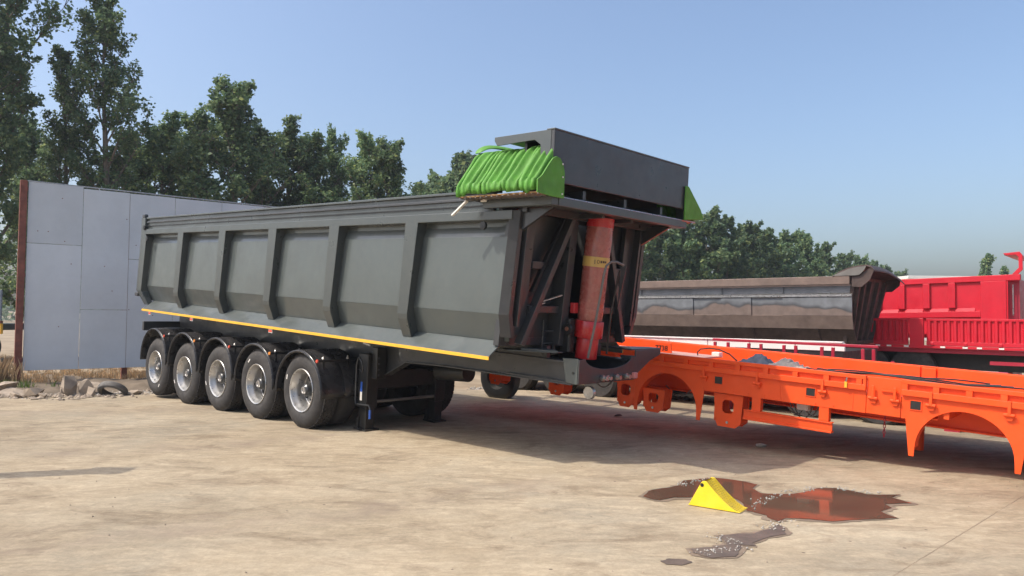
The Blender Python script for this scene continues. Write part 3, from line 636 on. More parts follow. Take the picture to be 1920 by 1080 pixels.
MB().lathe([(.30, .03), (.34, .036)], .40, .60, 12).build('drain_valve', M_STEEL, tr, smooth=True)

# ================================================================== GREEN TARPAULIN (folded up on the head frame)
tp = empty('folded_tarpaulin', frame(YAW, PIT, GO)); tag(tp, 'bright green tarpaulin bunched in pleats beneath the head box', 'tarpaulin')
near = [(-.30, 3.10), (-.315, 3.15), (-.31, 3.215), (-.285, 3.245), (-.20, 3.36), (-.12, 3.47), (-.05, 3.56), (.02, 3.615), (.12, 3.645), (.30, 3.655)]
prof = near + [(.7, 3.66), (1.25, 3.665), (1.8, 3.66)] + [(W - a, b) for a, b in reversed(near)]
NF = 15; SP = 8; rows = []
fold = [0]
for i in range(NF): fold.append(fold[-1] + random.uniform(.85, 1.15))
fold = [f / fold[-1] for f in fold]
ph = [random.uniform(.9, 1.15) for _ in range(NF)]; lean = [random.uniform(-.03, .03) for _ in range(NF)]; drop = [random.uniform(-.03, .02) for _ in range(NF)]
NPT = len(prof)
b = MB()
for i in range(NF):
    for k in range(SP + (1 if i == NF - 1 else 0)):
        t = k / SP; s_ = 3.37 + (fold[i] + (fold[i + 1] - fold[i]) * t) * 1.16
        bulge = min(1.1, 1.6 * (t ** .60) * ((1 - t) ** .38)) * ph[i]
        row = []
        for j, (w_, z_) in enumerate(prof):
            a = prof[max(j - 1, 0)]; c = prof[min(j + 1, NPT - 1)]; tx, tz = c[0] - a[0], c[1] - a[1]; l = math.hypot(tx, tz); nx, nz = -tz / l, tx / l
            fr_ = min(j, NPT - 1 - j) / 9.0; am = (.06 + .045 * math.sin(math.pi * min(1, fr_))) 
            off = am * (bulge - 1.0) * (1 + .15 * math.sin(i * 2.3 + fr_ * 6.0)) + .004 * math.sin(i * 5.1 + fr_ * 17 + t * 4)
            hem = 1 if fr_ < .25 else 0
            if hem: off *= .7
            zz = z_ + nz * off + (drop[i] * max(0, 1 - fr_ * 2))
            row.append((s_ + lean[i] * math.sin(math.pi * min(1, fr_)) * (1 if w_ < 1 else -1) + .014 * math.sin(4.5 * fr_ + i * 1.7) * (1 - .5 * t), w_ + nx * off * (1), zz))
        rows.append(row)
vs_ = [p for q in rows for p in q]
b.add(vs_, [(k * NPT + i, k * NPT + i + 1, (k + 1) * NPT + i + 1, (k + 1) * NPT + i) for k in range(len(rows) - 1) for i in range(NPT - 1)])
o = b.build('pleated_cloth', M_GREEN, tp, smooth=False); o.data.shade_smooth()
so = o.modifiers.new('t', 'SOLIDIFY'); so.thickness = .012; so.offset = -1
o = b = None
MB().box(3.40, 4.54, -.27, -.06, 3.078, 3.090).build('brown_lining', M_BROWN, tp)
MB().box(3.40, 4.54, W + .06, W + .27, 3.078, 3.090).build('brown_lining', M_BROWN, tp)
for k in range(NF):
    s_ = 3.42 + k * .08; MB().tube([(s_, -.26, 3.075), (s_, W + .26, 3.075)], .009, 6).build('tarpaulin_bow', M_STEEL, tp)
for mir, far in ((lambda w: w, 0), (lambda w: W - w, 1)):
    if not far:
        pl = [(-.30, 3.075), (-.305, 3.20), (-.24, 3.25), (-.15, 3.37), (-.09, 3.44), (-.04, 3.465), (.02, 3.455), (.07, 3.40), (.10, 3.32), (.105, 3.06), (-.10, 3.06)]
    else:
        pl = [(W - .05, 3.50), (W + .02, 3.50), (W + .34, 3.24), (W + .40, 3.15), (W + .40, 3.125), (W - .05, 3.08)]
    MB().prism(pl, 'x', 4.557, 4.575).build('end_flap', M_GREEN, tp, bevel=.004)
    if not far:
        for w_, z_ in ((.06, 3.40), (.07, 3.27), (.07, 3.10)): 
            q = MB(); q.lathe([(0, .010), (.004, .008)], 0, 0, 10); q.v = [(4.576 + y, mir(w_) + x, z_ + z) for x, y, z in q.v]; q.build('rivet', M_WHITE, tp)
# loose raised flap at the back of the bundle
q = MB(); q.loft([[(3.30, -.02, 3.58), (3.40, -.05, 3.56), (3.47, .0, 3.60), (3.36, .03, 3.62)], [(3.28, .10, 3.72), (3.38, .06, 3.74), (3.52, .10, 3.68), (3.38, .16, 3.70)], [(3.28, .45, 3.76), (3.40, .42, 3.78), (3.58, .45, 3.68), (3.40, .5, 3.70)], [(3.30, 1.9, 3.72), (3.40, 1.9, 3.74), (3.52, 1.9, 3.68), (3.40, 1.95, 3.68)]])
q = q.build('back_flap', M_GREEN, tp, smooth=True); q.modifiers.new('s', 'SUBSURF').render_levels = 2; q.modifiers['s'].levels = 1

# ================================================================== ORANGE TRAILER under construction
OO = (3.632, 8.49, 0.0); OYAW, OPIT = -0.71764, 0.05511
ot = empty('orange_trailer', frame(OYAW, OPIT, OO)); tag(ot, 'long low orange trailer frame without near wheels behind the puddle', 'trailer')
OW = 2.45; A0, A1 = -7.2, 7.5
# lower side plate with two wheel arches
def plate(s0, s1, arches):
    pts_ = [(s0, .86), (s0, .612)]
    for c, r_, zc in arches:
        pts_ += [(c - r_ - .10, .612), (c - r_ - .055, .225), (c - r_ - .005, .225)] + arc(c, zc, r_, 178, 2, 22) + [(c + r_ + .005, .225), (c + r_ + .055, .225), (c + r_ + .10, .612)]
    return pts_ + [(s1, .612), (s1, .86)]
MB().prism(plate(A0, .345, [(-2.12, .435, .335)]), 'y', .0, .012).build('side_plate', M_ORANGE, ot, bevel=.002)
MB().prism(plate(.702, A1, [(1.29, .443, .317), (4.9, .443, .317)]), 'y', .0, .012).build('side_plate', M_ORANGE, ot, bevel=.002)
MB().prism(plate(A0, A1, [(-2.12, .435, .335), (1.29, .443, .317), (4.9, .443, .317)]), 'y', OW - .012, OW).build('side_plate', M_ORANGE, ot)
MB().box(.352, .696, -.006, .012, .615, 1.02).build('side_door', M_ORANGE, ot, bevel=.004)
MB().bar((.50, -.025, .885), (.66, -.025, .885), .016, .016).build('door_handle', M_ORANGE, ot)
# arch liners
for c, r_, zc in ((-2.12, .435, .335), (1.29, .443, .317), (4.9, .443, .317)):
    q = MB(); a_ = arc(c, zc, r_, 180, 0, 24)
    q.add([(s_, w_, z_) for s_, z_ in a_ for w_ in (.012, .16)], [(2 * k, 2 * k + 1, 2 * k + 3, 2 * k + 2) for k in range(24)]); q.build('arch_flange', M_ORANGE, ot, smooth=True)
# upper stake-pocket rail, both sides
def pocket_rail(s0, s1, per, wo, wi):
    MB().box(s0, s1, wo, wi, .985, 1.03).build('rail_top', M_ORANGE, ot, bevel=.004)
    MB().box(s0, s1, wo, wi, .862, .925).build('rail_bottom', M_ORANGE, ot, bevel=.004)
    MB().box(s0, s1, wi, wi + .014, .862, 1.02).build('rail_back', M_ORANGE, ot)
    s_ = s0
    while s_ < s1 - .05:
        MB().box(s_, min(s_ + .058, s1), wo + (.002 if wi > wo else -.002), wi, .925, .985).build('pocket_post', M_ORANGE, ot); s_ += per
    MB().box(s1 - .03, s1, wo + (.002 if wi > wo else -.002), wi, .925, .985).build('pocket_post', M_ORANGE, ot)
pocket_rail(A0 + .03, .345, .353, -.040, -.002); pocket_rail(.702, A1, .298, -.040, -.002)
MB().box(A0, A1, OW - .012, OW + .03, .86, 1.03).build('rail_far', M_ORANGE, ot, bevel=.004)
MB().box(A0, .35, OW - .05, OW - .012, .70, 1.018).build('rail_inner_face', M_ORANGE, ot, bevel=.004)
MB().box(.56, A1, OW - .05, OW - .012, .70, 1.018).build('rail_inner_face', M_ORANGE, ot, bevel=.004)
MB().box(.37, .54, OW - .06, OW - .014, .70, 1.005).build('inner_hatch', M_ORANGE, ot, bevel=.004)
MB().box(A0 + .03, A1, .014, .10, .975, .99).build('near_flange', M_ORANGE, ot)
MB().box(A0, -2.05, .10, 1.45, .935, .955).build('deck_plate', M_ORPRIM, ot, bevel=.003)
MB().box(-2.05, A1, .08, OW - .06, .80, .815).build('deck_floor', M_ORANGE, ot)
MB().box(-2.19, -2.07, 1.40, 1.52, .93, 1.005).build('deck_block', M_WHITE, ot, bevel=.006)
MB().prism([(-2.96, .957), (-2.62, .957), (-2.64, 1.10), (-2.90, 1.105)], 'y', .99, 1.01).build('number_plate', M_ORANGE, ot, bevel=.003)
tx = bpy.data.curves.new('number', 'FONT'); tx.body = '7738'; tx.size = .105; tx.extrude = .002; tx.align_x = 'CENTER'
to_ = bpy.data.objects.new('number_curve', tx); tme = bpy.data.meshes.new_from_object(to_); bpy.data.objects.remove(to_); tme.materials.clear(); tme.materials.append(M_BLACK)
to = bpy.data.objects.new('number_text', tme); col.objects.link(to); to.parent = ot
to.matrix_local = Matrix.Translation((-2.79, .987, .985)) @ Matrix.Rotation(R(90), 4, 'X')
for s_ in (-3.0, -1.585, -.885, -.116, .421, .641, .986, 1.674, 2.4):
    l = empty('latch', parent=ot)
    MB().box(s_ - .014, s_ + .014, -.052, -.041, .79, .93).build('latch_strap', M_ORANGE, l, bevel=.003)
    MB().tube([(s_ - .045, -.034, .79), (s_ + .045, -.034, .79)], .018, 10).build('latch_pin', M_ORANGE, l, smooth=True)
    MB().prism([(s_ - .035, .775), (s_ - .03, .745), (s_ - .02, .735), (s_ + .02, .735), (s_ + .03, .745), (s_ + .035, .775)], 'y', -.026, -.001).build('latch_plate', M_ORANGE, l)
for s_ in (-1.395, -.255, .84, -2.9, 2.3):
    l = empty('square_socket', parent=ot)
    MB().box(s_ - .05, s_ + .05, -.004, .0, .722, .812).build('socket_shade_patch', M_BLACK, l)  # flat black patch paints the shade inside a socket that is not cut
    for a in (MB().box(s_ - .058, s_ + .058, -.010, .0, .812, .820), MB().box(s_ - .058, s_ + .058, -.010, .0, .714, .722), MB().box(s_ - .058, s_ - .05, -.010, .0, .722, .812), MB().box(s_ + .05, s_ + .058, -.010, .0, .722, .812)): a.build('socket_lip', M_ORANGE, l)
MB().box(-1.05, .0, -.02, .06, .33, .355).build('step_bottom', M_ORANGE, ot, bevel=.004)
MB().box(-1.05, .0, .0, .02, .355, .44).build('step_web', M_ORANGE, ot, bevel=.002)
MB().box(-1.05, .0, -.02, .06, .44, .452).build('step_top', M_ORANGE, ot, bevel=.003)
for s_ in (-.90, -.10): MB().box(s_ - .055, s_ + .055, .005, .09, .452, .62).build('step_post', M_ORANGE, ot, bevel=.004)
for w_ in (.62, 1.75):
    MB().prism([(A0, .84), (A1, .84), (A1, .50), (A0, .50)], 'y', w_, w_ + .02).build('main_beam', M_ORANGE, ot)
    MB().box(A0, A1, w_ - .06, w_ + .08, .482, .50).build('beam_flange', M_ORANGE, ot)
for k in range(18):
    s_ = A0 + .3 + k * .8
    if not (-.5 < abs(s_ + 2.12) < .4): MB().box(s_, s_ + .05, .02, OW - .02, .66, .79).build('cross_member', M_ORANGE, ot)
def hanger(s0, s1, z0, z1, w_):
    h_ = empty('suspension_hanger', parent=ot)
    for ww in (w_, w_ + .20):
        c = (s0 + s1) / 2
        zc = z0 + (z1 - z0) * .62; hh = (z1 - z0) * .20; hw = min(.075, (s1 - s0) * .26)
        out = [(c, z1), (s1, z1), (s1 - .02, z0 + .06), (s1 - .09, z0), (s0 + .07, z0), (s0 + .04, z0 + .05), (s0, z1), (c, z1)]
        inn = [(c, zc + hh)] + [(c + sx * hw * q_, zc + sz * hh * r_) for sx, sz, q_, r_ in ((-1, 1, .6, 1), (-1, 1, 1, .6), (-1, -1, 1, .6), (-1, -1, .6, 1), (1, -1, .6, 1), (1, -1, 1, .6), (1, 1, 1, .6), (1, 1, .6, 1))] + [(c, zc + hh)]
        MB().prism(out + inn, 'y', ww, ww + .014).build('hanger_cheek', M_ORANGE, h_)
    MB().box(s0 + .01, s0 + .025, w_ + .014, w_ + .2, z0 + .06, z1).build('hanger_web', M_ORANGE, h_)
    MB().box(s1 - .035, s1 - .02, w_ + .014, w_ + .2, z0 + .06, z1).build('hanger_web', M_ORANGE, h_)
    MB().lathe([(w_ - .012, .016), (w_, .016)], (s0 + s1) / 2, z0 + .06, 10).build('hanger_bolt', M_STEEL, h_)
hanger(-2.52, -2.18, .22, .53, .06); hanger(-1.47, -1.08, .19, .60, .04)
hanger(-2.90, -2.60, .24, .62, -.005); hanger(-4.12, -3.80, .24, .60, .0); hanger(-5.34, -5.03, .25, .60, .0); hanger(-6.6, -6.3, .25, .60, .0)
MB().tube([(0.55, 1.62, .80), (.55, 1.62, wz(.55, 0.0))], .05, 12).build('support_leg', M_ORANGE, ot, smooth=True)
MB().box(5.6, 5.8, .55, 1.9, .31, .48).build('trestle', M_RUSTD, ot)
# a fitted wheel at the far rear
fwheel = empty('wheel', parent=ot); fwheel.matrix_local = Matrix.Translation((-7.06, 2.1, .02))
tpf = [(.0, .24), (-.01, .34), (.01, .43), (.04, .46), (.2, .46), (.23, .43), (.25, .34), (.24, .24)]
MB().lathe(tpf, 0, 0, 40, closed=True).build('tyre', M_BLACK, fwheel, smooth=True); MB().lathe([(.0, .24), (.05, .22), (.12, .2), (.12, .04)], 0, 0, 30, closed=True).build('rim', M_BLACK, fwheel, smooth=True)  # black in place of rubber and silver: shade is put into the colour
# cables lying on the rail
def sag(p0, p1, n, amp, lift):
    p0, p1 = Vector(p0), Vector(p1); o_ = [random.uniform(-1, 1) for _ in range(4)]
    return [p0.lerp(p1, k / n) + Vector((0, amp * sum(o_[j] * math.sin((j + 1) * 3.0 * k / n + j) for j in range(4)) / 2, lift * abs(math.sin(5 * k / n + o_[0])))) for k in range(n + 1)]
for j in range(4):
    cb = MB().tube(sag((-.5 + .1 * j, .16 + .07 * j, 1.0), (1.75 - .12 * j, .40 + .12 * j, .995), 30, .05, .03), .009, 6).build('black_cable', M_BLACK, None, smooth=True)
    cb.matrix_world = frame(OYAW, OPIT, OO); tag(cb, 'thin black cable lying in a bundle along the orange trailer rail', 'cable', 'cables on the orange trailer')
cb = MB().tube([(-2.28, 1.15, .955), (-2.29, 1.15, 1.0), (-2.24, 1.15, 1.05), (-2.1, 1.15, 1.075), (-1.95, 1.14, 1.07), (-1.78, 1.12, 1.02), (-1.66, 1.1, .94)], .009, 8).build('arched_hose', M_BLACK, None, smooth=True)
cb.matrix_world = frame(OYAW, OPIT, OO); tag(cb, 'thin dark hose arching above the orange trailer deck', 'hose')
def heap(name, m, s0, s1, w0, w1, zt, label):
    q = MB(); nx, ny = 22, 10; vv = []
    for i in range(nx + 1):
        for j in range(ny + 1):
            u_, v_ = i / nx, j / ny; hgt = (max(0, math.sin(math.pi * u_)) ** .55) * (max(0, math.sin(math.pi * v_)) ** .5)
            vv.append((s0 + (s1 - s0) * u_ + random.gauss(0, .008), w0 + (w1 - w0) * v_ + random.gauss(0, .01), .82 + (zt - .82) * hgt * (0.85 + .2 * math.sin(9 * u_ + 3 * v_) * math.sin(5 * v_ + 2 * u_) + random.gauss(0, .06))))
    q.add(vv, [(i * (ny + 1) + j, (i + 1) * (ny + 1) + j, (i + 1) * (ny + 1) + j + 1, i * (ny + 1) + j + 1) for i in range(nx) for j in range(ny)])
    o_ = q.build(name, m, None, smooth=True); o_.data.shade_smooth(); o_.matrix_world = frame(OYAW, OPIT, OO); return tag(o_, label, 'sack')
heap('grey_sheet_heap', M_TARPG, -1.50, -.86, .45, 1.1, 1.12, 'crumpled dark grey sacking heaped on the orange trailer')
heap('cream_sheet_heap', M_CREAM, -1.10, -.45, .40, 1.05, 1.10, 'crumpled cream sacking beside the grey heap on the orange trailer')
MB().box(.125, .155, -.056, -.043, .87, .94).build('padlock_tag', M_YEL, ot, bevel=.004)
# small fittings: junction box, brake hoses, hanging chain, bolts along the plate
MB().box(-.52, -.38, .30, .42, .50, .575).build('junction_box', M_WHITE, ot, bevel=.008)
for k_, (a_, b_, d_) in enumerate(((-.62, -.44, .14), (-.58, -.34, .18), (-.46, -.28, .12), (-2.35, -1.95, .12), (-3.6, -3.2, .16), (2.9, 3.3, .15))):
    MB().tube([(a_ + (b_ - a_) * q_ / 8, .36 + .01 * k_, .56 - d_ * math.sin(math.pi * q_ / 8)) for q_ in range(9)], .008, 6).build('brake_hose', M_HOSE, ot, smooth=True)
for k_ in range(7):
    MB().tube([(.47 + .012 * math.cos(R(a_)) * (k_ % 2), .30 + .012 * math.cos(R(a_)) * (1 - k_ % 2), .56 - .035 * k_ + .020 * math.sin(R(a_))) for a_ in range(0, 361, 40)], .005, 5).build('chain_link', M_REDD, ot)
for k_ in range(34):
    s_ = -3.0 + k_ * .2
    if not (.3 < s_ < .75 or abs(s_ + 2.12) < .5 or abs(s_ - 1.29) < .5): MB().lathe([(-.006, .009), (.0, .011)], s_, .645, 6).build('bolt', M_ORANGE, ot)
for s_ in (-4.5, -.62, .20, 2.1, 3.0): MB().box(s_, s_ + .012, -.004, .0, .62, .86).build('weld_seam', M_ORANGE, ot)
for s_ in (-2.6, -1.9, -1.2, -.4, .9, 1.6): MB().bar((s_, .65, .78), (s_ + .12, .03, .64), .05, .012).build('outrigger_bracket', M_ORANGE, ot)
MB().tube([(.14, -.05, .94), (.15, -.048, .985)], .010, 8).build('padlock_shackle', M_STEEL, ot)

# ================================================================== WHEEL CHOCK
ck = empty('wheel_chock'); A = Vector((1.546, 6.505, .006)); Bv = Vector((1.913, 6.238, .006)); Cv = Vector((2.024, 6.407, .006))
ex = (Bv - A).normalized(); ey = (Cv - Bv); ey = (ey - ex * ey.dot(ex)).normalized(); L_ = (Bv - A).length
mw = Matrix((ex, ey, Vector((0, 0, 1)))).transposed().to_4x4(); mw.translation = A; ck.matrix_world = mw
tag(ck, 'yellow steel wheel chock with perforated ramp beside the puddle', 'wheel chock')
CH = .222; CWd = .20; ap = .135
hyp = [(ap + .03 + (L_ - ap - .03) * t, CH * (1 - t) ** 1.4) for t in [k / 10 for k in range(11)]]
hyp = [(x, max(z, .006)) for x, z in hyp]
for w0, w1 in ((0, .008), (CWd - .008, CWd)):
    MB().prism([(0, 0), (0.01, .012), (ap - .015, CH - .012), (ap, CH)] + hyp + [(L_, 0)], 'y', w0, w1).build('side_plate', M_CHOCK, ck, bevel=.002)
MB().add([(.004, .008, .004), (.004, CWd - .008, .004), (ap, CWd - .008, CH - .004), (ap, .008, CH - .004)], [(0, 1, 2, 3)]).build('back_plate', M_CHOCK, ck)
MB().lathe([(-.003, .016), (.0, .016)], ap - .008, CH - .035, 14).build('handle_hole', M_BLACK, ck)
g_ = MB(); dk = MB()
nrow, ncol = 20, 7
pp = [(x, z) for x, z in hyp]
def hy(t):
    k = min(int(t * 10), 9); f_ = t * 10 - k; return (pp[k][0] + (pp[k + 1][0] - pp[k][0]) * f_, pp[k][1] + (pp[k + 1][1] - pp[k][1]) * f_)
for i in range(nrow + 1):          # the ramp is a real grid of bars with holes between
    a, b_ = hy(max(0, (i - .18) / nrow)), hy(min(1, (i + .18) / nrow))
    g_.add([(a[0], .008, a[1]), (b_[0], .008, b_[1]), (b_[0], CWd - .008, b_[1]), (a[0], CWd - .008, a[1]), (a[0], .008, a[1] - .006), (b_[0], .008, b_[1] - .006), (b_[0], CWd - .008, b_[1] - .006), (a[0], CWd - .008, a[1] - .006)], [(0, 1, 2, 3), (7, 6, 5, 4), (0, 4, 5, 1), (3, 2, 6, 7)])
for j in range(ncol + 1):
    y0 = .008 + (CWd - .016) * j / ncol; y0, y1 = max(.008, y0 - .006), min(CWd - .008, y0 + .006)
    for i in range(10):
        a, b_ = pp[i], pp[i + 1]; g_.add([(a[0], y0, a[1] - .001), (b_[0], y0, b_[1] - .001), (b_[0], y1, b_[1] - .001), (a[0], y1, a[1] - .001)], [(0, 1, 2, 3)])
g_.build('perforated_ramp', M_CHOCK, ck)

# ================================================================== BACKGROUND VEHICLES  (frame of their common direction)
BY = R(-42.0); BM = frame(BY, 0, (0, 0, 0))
def bg_thing(name, label, cat): return tag(empty(name, BM), label, cat)
# bare steel tub
t = bg_thing('bare_steel_tipper_body', 'unpainted rust-streaked steel tipper tub with curved dark nose canopy', 'tipper body')
W0 = 17.5; s0, s1 = -15.0, -5.5
prof = [(W0, 2.60), (W0, 2.40), (W0 + .14, 2.38), (W0 + .14, 2.22), (W0 + .06, 2.17), (W0 + .10, 2.12), (W0 + .12, 1.70), (W0 + .20, 1.40), (W0 + .42, 1.06)]
def rust_side(name, m, a, b_):
    q = MB()
    for k in range(12):
        x0, x1 = s0 + (s1 - s0) * k / 12, s0 + (s1 - s0) * (k + 1) / 12
        for (w_a, z_a), (w_b, z_b) in zip(prof[a:b_], prof[a + 1:b_ + 1]):
            q.add([(x0, w_a, z_a), (x1, w_a, z_a), (x1, w_b, z_b), (x0, w_b, z_b)], [(0, 1, 2, 3)])
    o_ = q.build(name, m, t); so_ = o_.modifiers.new('t', 'SOLIDIFY'); so_.thickness = .03; return o_
MB().box(s0, s1 - .02, W0 - .02, W0 + .14, 2.41, 2.60).build('top_rail', M_RUSTB, t, bevel=.012)
rust_side('upper_plate', M_RAW, 2, 3); rust_side('side_plate', M_RAW, 5, 6); rust_side('lower_plate', M_RUSTB, 6, 7)
rust_side('belly_plate', M_RUSTD, 7, 8); 
MB().prism([(W0 + .14, 2.22), (W0 + .05, 2.18), (W0 + .05, 2.14), (W0 + .10, 2.11)], 'x', s0, s1).build('weld_ledge', M_STEEL, t)
MB().box(s0, s1 - .1, W0 + .5, W0 + 2.0, 1.05, 1.12).build('tub_floor', M_RUSTD, t)
MB().box(s0, s1 - .1, W0 + 2.30, W0 + 2.42, 1.1, 2.60).build('far_side', M_RUSTD, t)
fw_ = MB(); fw_.loft([[(s1 + .02, W0 + .02, 2.58), (s1 + .02, W0 + 2.4, 2.58), (s1 - .3, W0 + 2.1, 1.02), (s1 - .3, W0 + .35, 1.02)], [(s1 + .10, W0 + .02, 2.58), (s1 + .10, W0 + 2.4, 2.58), (s1 - .22, W0 + 2.1, 1.02), (s1 - .22, W0 + .35, 1.02)]]); fw_.build('front_wall', M_RUSTD, t)
for k, wv in enumerate((.15, .55, 1.0, 1.6, 2.2)):
    MB().bar((s1 + .12, W0 + wv, 2.5), (s1 - .18, W0 + .4 + wv * .72, 1.05), .07, .10, (1, 0, 0)).build('front_rib', M_RUSTD, t, bevel=.006)
M_DULL = mat('dull_steel', (.17, .16, .145), .5, metal=.3, var=.2)
can = [(-.38, 2.60), (-.25, 2.70), (-.05, 2.78), (.15, 2.825), (.34, 2.84), (.44, 2.80), (.50, 2.72)]
cn = MB(); secs = []
for k in range(9):
    wv = k / 8; dz = -.20 * max(0, wv - .35) ** 1.6 * 2.2
    secs.append([(s1 + x, W0 - .02 + 2.44 * wv, z + dz) for x, z in can] + [(s1 + x, W0 - .02 + 2.44 * wv, z + dz - .03) for x, z in reversed(can)])
cn.loft(secs).build('canopy', M_RUSTD, t, smooth=True)
MB().prism([(s1 - .40, 2.605)] + [(s1 + x, z - .032) for x, z in can[1:5]] + [(s1 + .30, 2.72), (s1 + .20, 2.62), (s1 + .12, 2.605)], 'y', W0 - .03, W0 - .005).build('canopy_wing', M_DULL, t)
MB().prism([(s1 + .12, 2.60), (s1 + .30, 2.70), (s1 + .42, 2.78), (s1 + .48, 2.70), (s1 + .40, 2.50), (s1 + .22, 2.34), (s1 + .02, 2.36), (s1 + .02, 2.60)], 'y', W0 + .02, W0 + .05).build('canopy_cheek', M_RUSTD, t)
MB().prism([(s1 + .02, 2.60), (s1 + .42, 2.62), (s1 + .40, 2.45), (s1 + .22, 2.30), (s1 + .02, 2.30)], 'y', W0 + 2.36, W0 + 2.39).build('canopy_cheek', M_RUSTD, t)
for s_ in (-13.5, -10.5, -7.0):
    MB().box(s_, s_ + .3, W0 + .6, W0 + 1.9, -.06, 1.05).build('trestle', M_RUSTD, t)
# white panelled trailer side
t = bg_thing('white_trailer', 'low white panelled trailer side below the bare steel tub', 'trailer')
for k in range(8):
    s_ = -12.1 + k * .93; MB().box(s_, s_ + .915, 14.5, 14.56, 1.02, 1.17).build('side_board', M_WHITE, t, bevel=.006)
MB().box(-12.1, -4.7, 14.47, 14.58, 1.172, 1.20).build('top_strip', M_WHITE, t, bevel=.005)
MB().box(-12.1, -4.7, 14.52, 16.6, .62, 1.015).build('deck', M_BLACK, t)
for s_ in (-10.5, -8.5, -6.2):
    q = MB(); q.lathe([(14.6, .2), (14.58, .40), (14.62, .46), (14.82, .46), (14.86, .40), (14.84, .2)], s_, .40, 28); q.build('wheel', M_RUBBER, t, smooth=True)
# red railing trailer
t = bg_thing('red_railing', 'thin crimson guard rail with paired posts behind the orange trailer', 'railing')
MB().bar((-6.32, 12.5, 1.235), (-3.52, 12.5, 1.195), .05, .045).build('top_bar', M_REDD, t, bevel=.006)
for k, s_ in enumerate((-6.28, -6.03, -5.64, -5.42, -5.016, -4.816, -4.386, -4.208, -3.749, -3.59)):
    MB().box(s_ - .025, s_ + .025, 12.48, 12.52, .68, 1.215 - (s_ + 6.3) * .0145 - .022).build('post', M_REDD, t, bevel=.004)
MB().box(-12.5, -1.0, 12.35, 14.3, .55, .68).build('deck_bed', M_REDD, t, bevel=.01)
for w_ in (12.8, 13.8): MB().box(-12.5, -1.0, w_, w_ + .12, .22, .55).build('frame_beam', M_BLACK, t)  # black beams put the shade under the deck into the colour
for s_ in (-11.0, -9.9, -8.8, -4.6, -3.5):
    q = MB(); q.lathe([(12.45, .2), (12.43, .36), (12.47, .42), (12.7, .42), (12.74, .36), (12.72, .2)], s_, .37, 28); q.build('wheel', M_RUBBER, t, smooth=True)
MB().box(-3.0, -1.8, 12.30, 12.42, .84, .90).build('side_bar', M_REDD, t, bevel=.006)
for s_ in (-6.2, -2.6): MB().box(s_, s_ + .2, 12.38, 12.62, -.06, .52).build('leg', M_REDD, t)
MB().box(-3.34, -3.30, 12.5, 12.54, .68, .98).build('post', M_REDD, t)
# red drop-side trailer
t = bg_thing('red_dropside_trailer', 'bright red trailer with ribbed drop sides and white reflector blocks', 'trailer')
WD = 19.5
def dropside(a, b_, n):
    d_ = empty('drop_side', parent=t)
    MB().box(a, b_, WD + .03, WD + .06, 1.03, 1.62).build('back_sheet', M_REDP, d_)
    MB().box(a, b_, WD - .01, WD + .06, 1.60, 1.655).build('top_bar', M_REDP, d_, bevel=.006); MB().box(a, b_, WD - .01, WD + .06, 1.03, 1.12).build('bottom_bar', M_REDP, d_, bevel=.006)
    st_ = (b_ - a) / n
    for k in range(n):
        MB().prism([(a + st_ * k + .01, WD + .03), (a + st_ * k + .035, WD - .012), (a + st_ * (k + .62), WD - .012), (a + st_ * (k + .62) + .025, WD + .03)], 'z', 1.12, 1.60).build('corrugation', M_REDP, d_)
dropside(-7.2, -4.83, 16); dropside(-4.44, -1.9, 19); dropside(-1.6, .8, 18)
for a in (-4.80, -1.87): MB().box(a, a + .30, WD - .02, WD + .08, .95, 1.66).build('stake_post', M_REDP, t, bevel=.01)
MB().box(-7.3, .9, WD - .005, WD + .10, .96, 1.025).build('edge_rail', M_REDP, t, bevel=.008)
for s_ in (-5.55, -5.30, -4.92, -4.15, -3.70, -3.42, -3.0, -2.5, -6.0):
    MB().box(s_, s_ + .10, WD - .014, WD - .006, .975, 1.012).build('white_reflector', M_WHITE, t)
for s_ in (-5.7, -5.0, -4.35, -3.68, -3.0, -2.4):
    MB().box(s_, s_ + .07, WD - .03, WD - .011, 1.03, 1.10).build('hinge', M_REDP, t, bevel=.01)
MB().box(-7.3, .9, WD + .10, WD + 2.4, .85, .95).build('deck', M_REDD, t)
for w_ in (WD + .7, WD + 1.7): MB().box(-7.3, .9, w_, w_ + .1, .45, .85).build('frame_beam', M_BLACK, t)  # black, not crimson: the shade beneath this trailer is painted on
for s_ in (-6.8, -5.8, -4.8, -1.5, -.5):
    q = MB(); q.lathe([(WD + .2, .2), (WD + .18, .42), (WD + .22, .5), (WD + .44, .5), (WD + .48, .42), (WD + .46, .2)], s_, .44, 28); q.build('wheel', M_RUBBER, t, smooth=True)
MB().box(-3.2, -1.2, WD + .15, WD + .22, .62, .70).build('side_guard', M_REDD, t)
# red tipper body
t = bg_thing('red_tipper_body', 'bright red tipper body with square side bays and hooked front canopy', 'tipper body')
WR = 21.5; tilt = .025
ft = lambda s_, w_, z_: (s_, w_, z_ + (s_ + 3.1) * tilt)
MB(ft).box(-6.6, -2.85, WR, WR + .16, 2.60, 2.745).build('top_rail', M_REDP, t, bevel=.01)
MB(ft).box(-6.6, -3.15, WR + .06, WR + .10, 1.4, 2.60).build('side_sheet', M_REDP, t)
for s_ in (-6.14, -5.56, -4.97, -4.39): MB(ft).box(s_, s_ + .16, WR - .005, WR + .06, 1.96, 2.60).build('side_rib', M_REDP, t, bevel=.008)
MB(ft).box(-3.80 + .12, -3.14, WR - .006, WR + .06, 1.3, 2.60).build('front_pillar', M_REDP, t, bevel=.008)
MB(ft).box(-6.6, -3.68, WR - .004, WR + .06, 1.72, 1.87).build('waist_rail', M_REDP, t, bevel=.008)
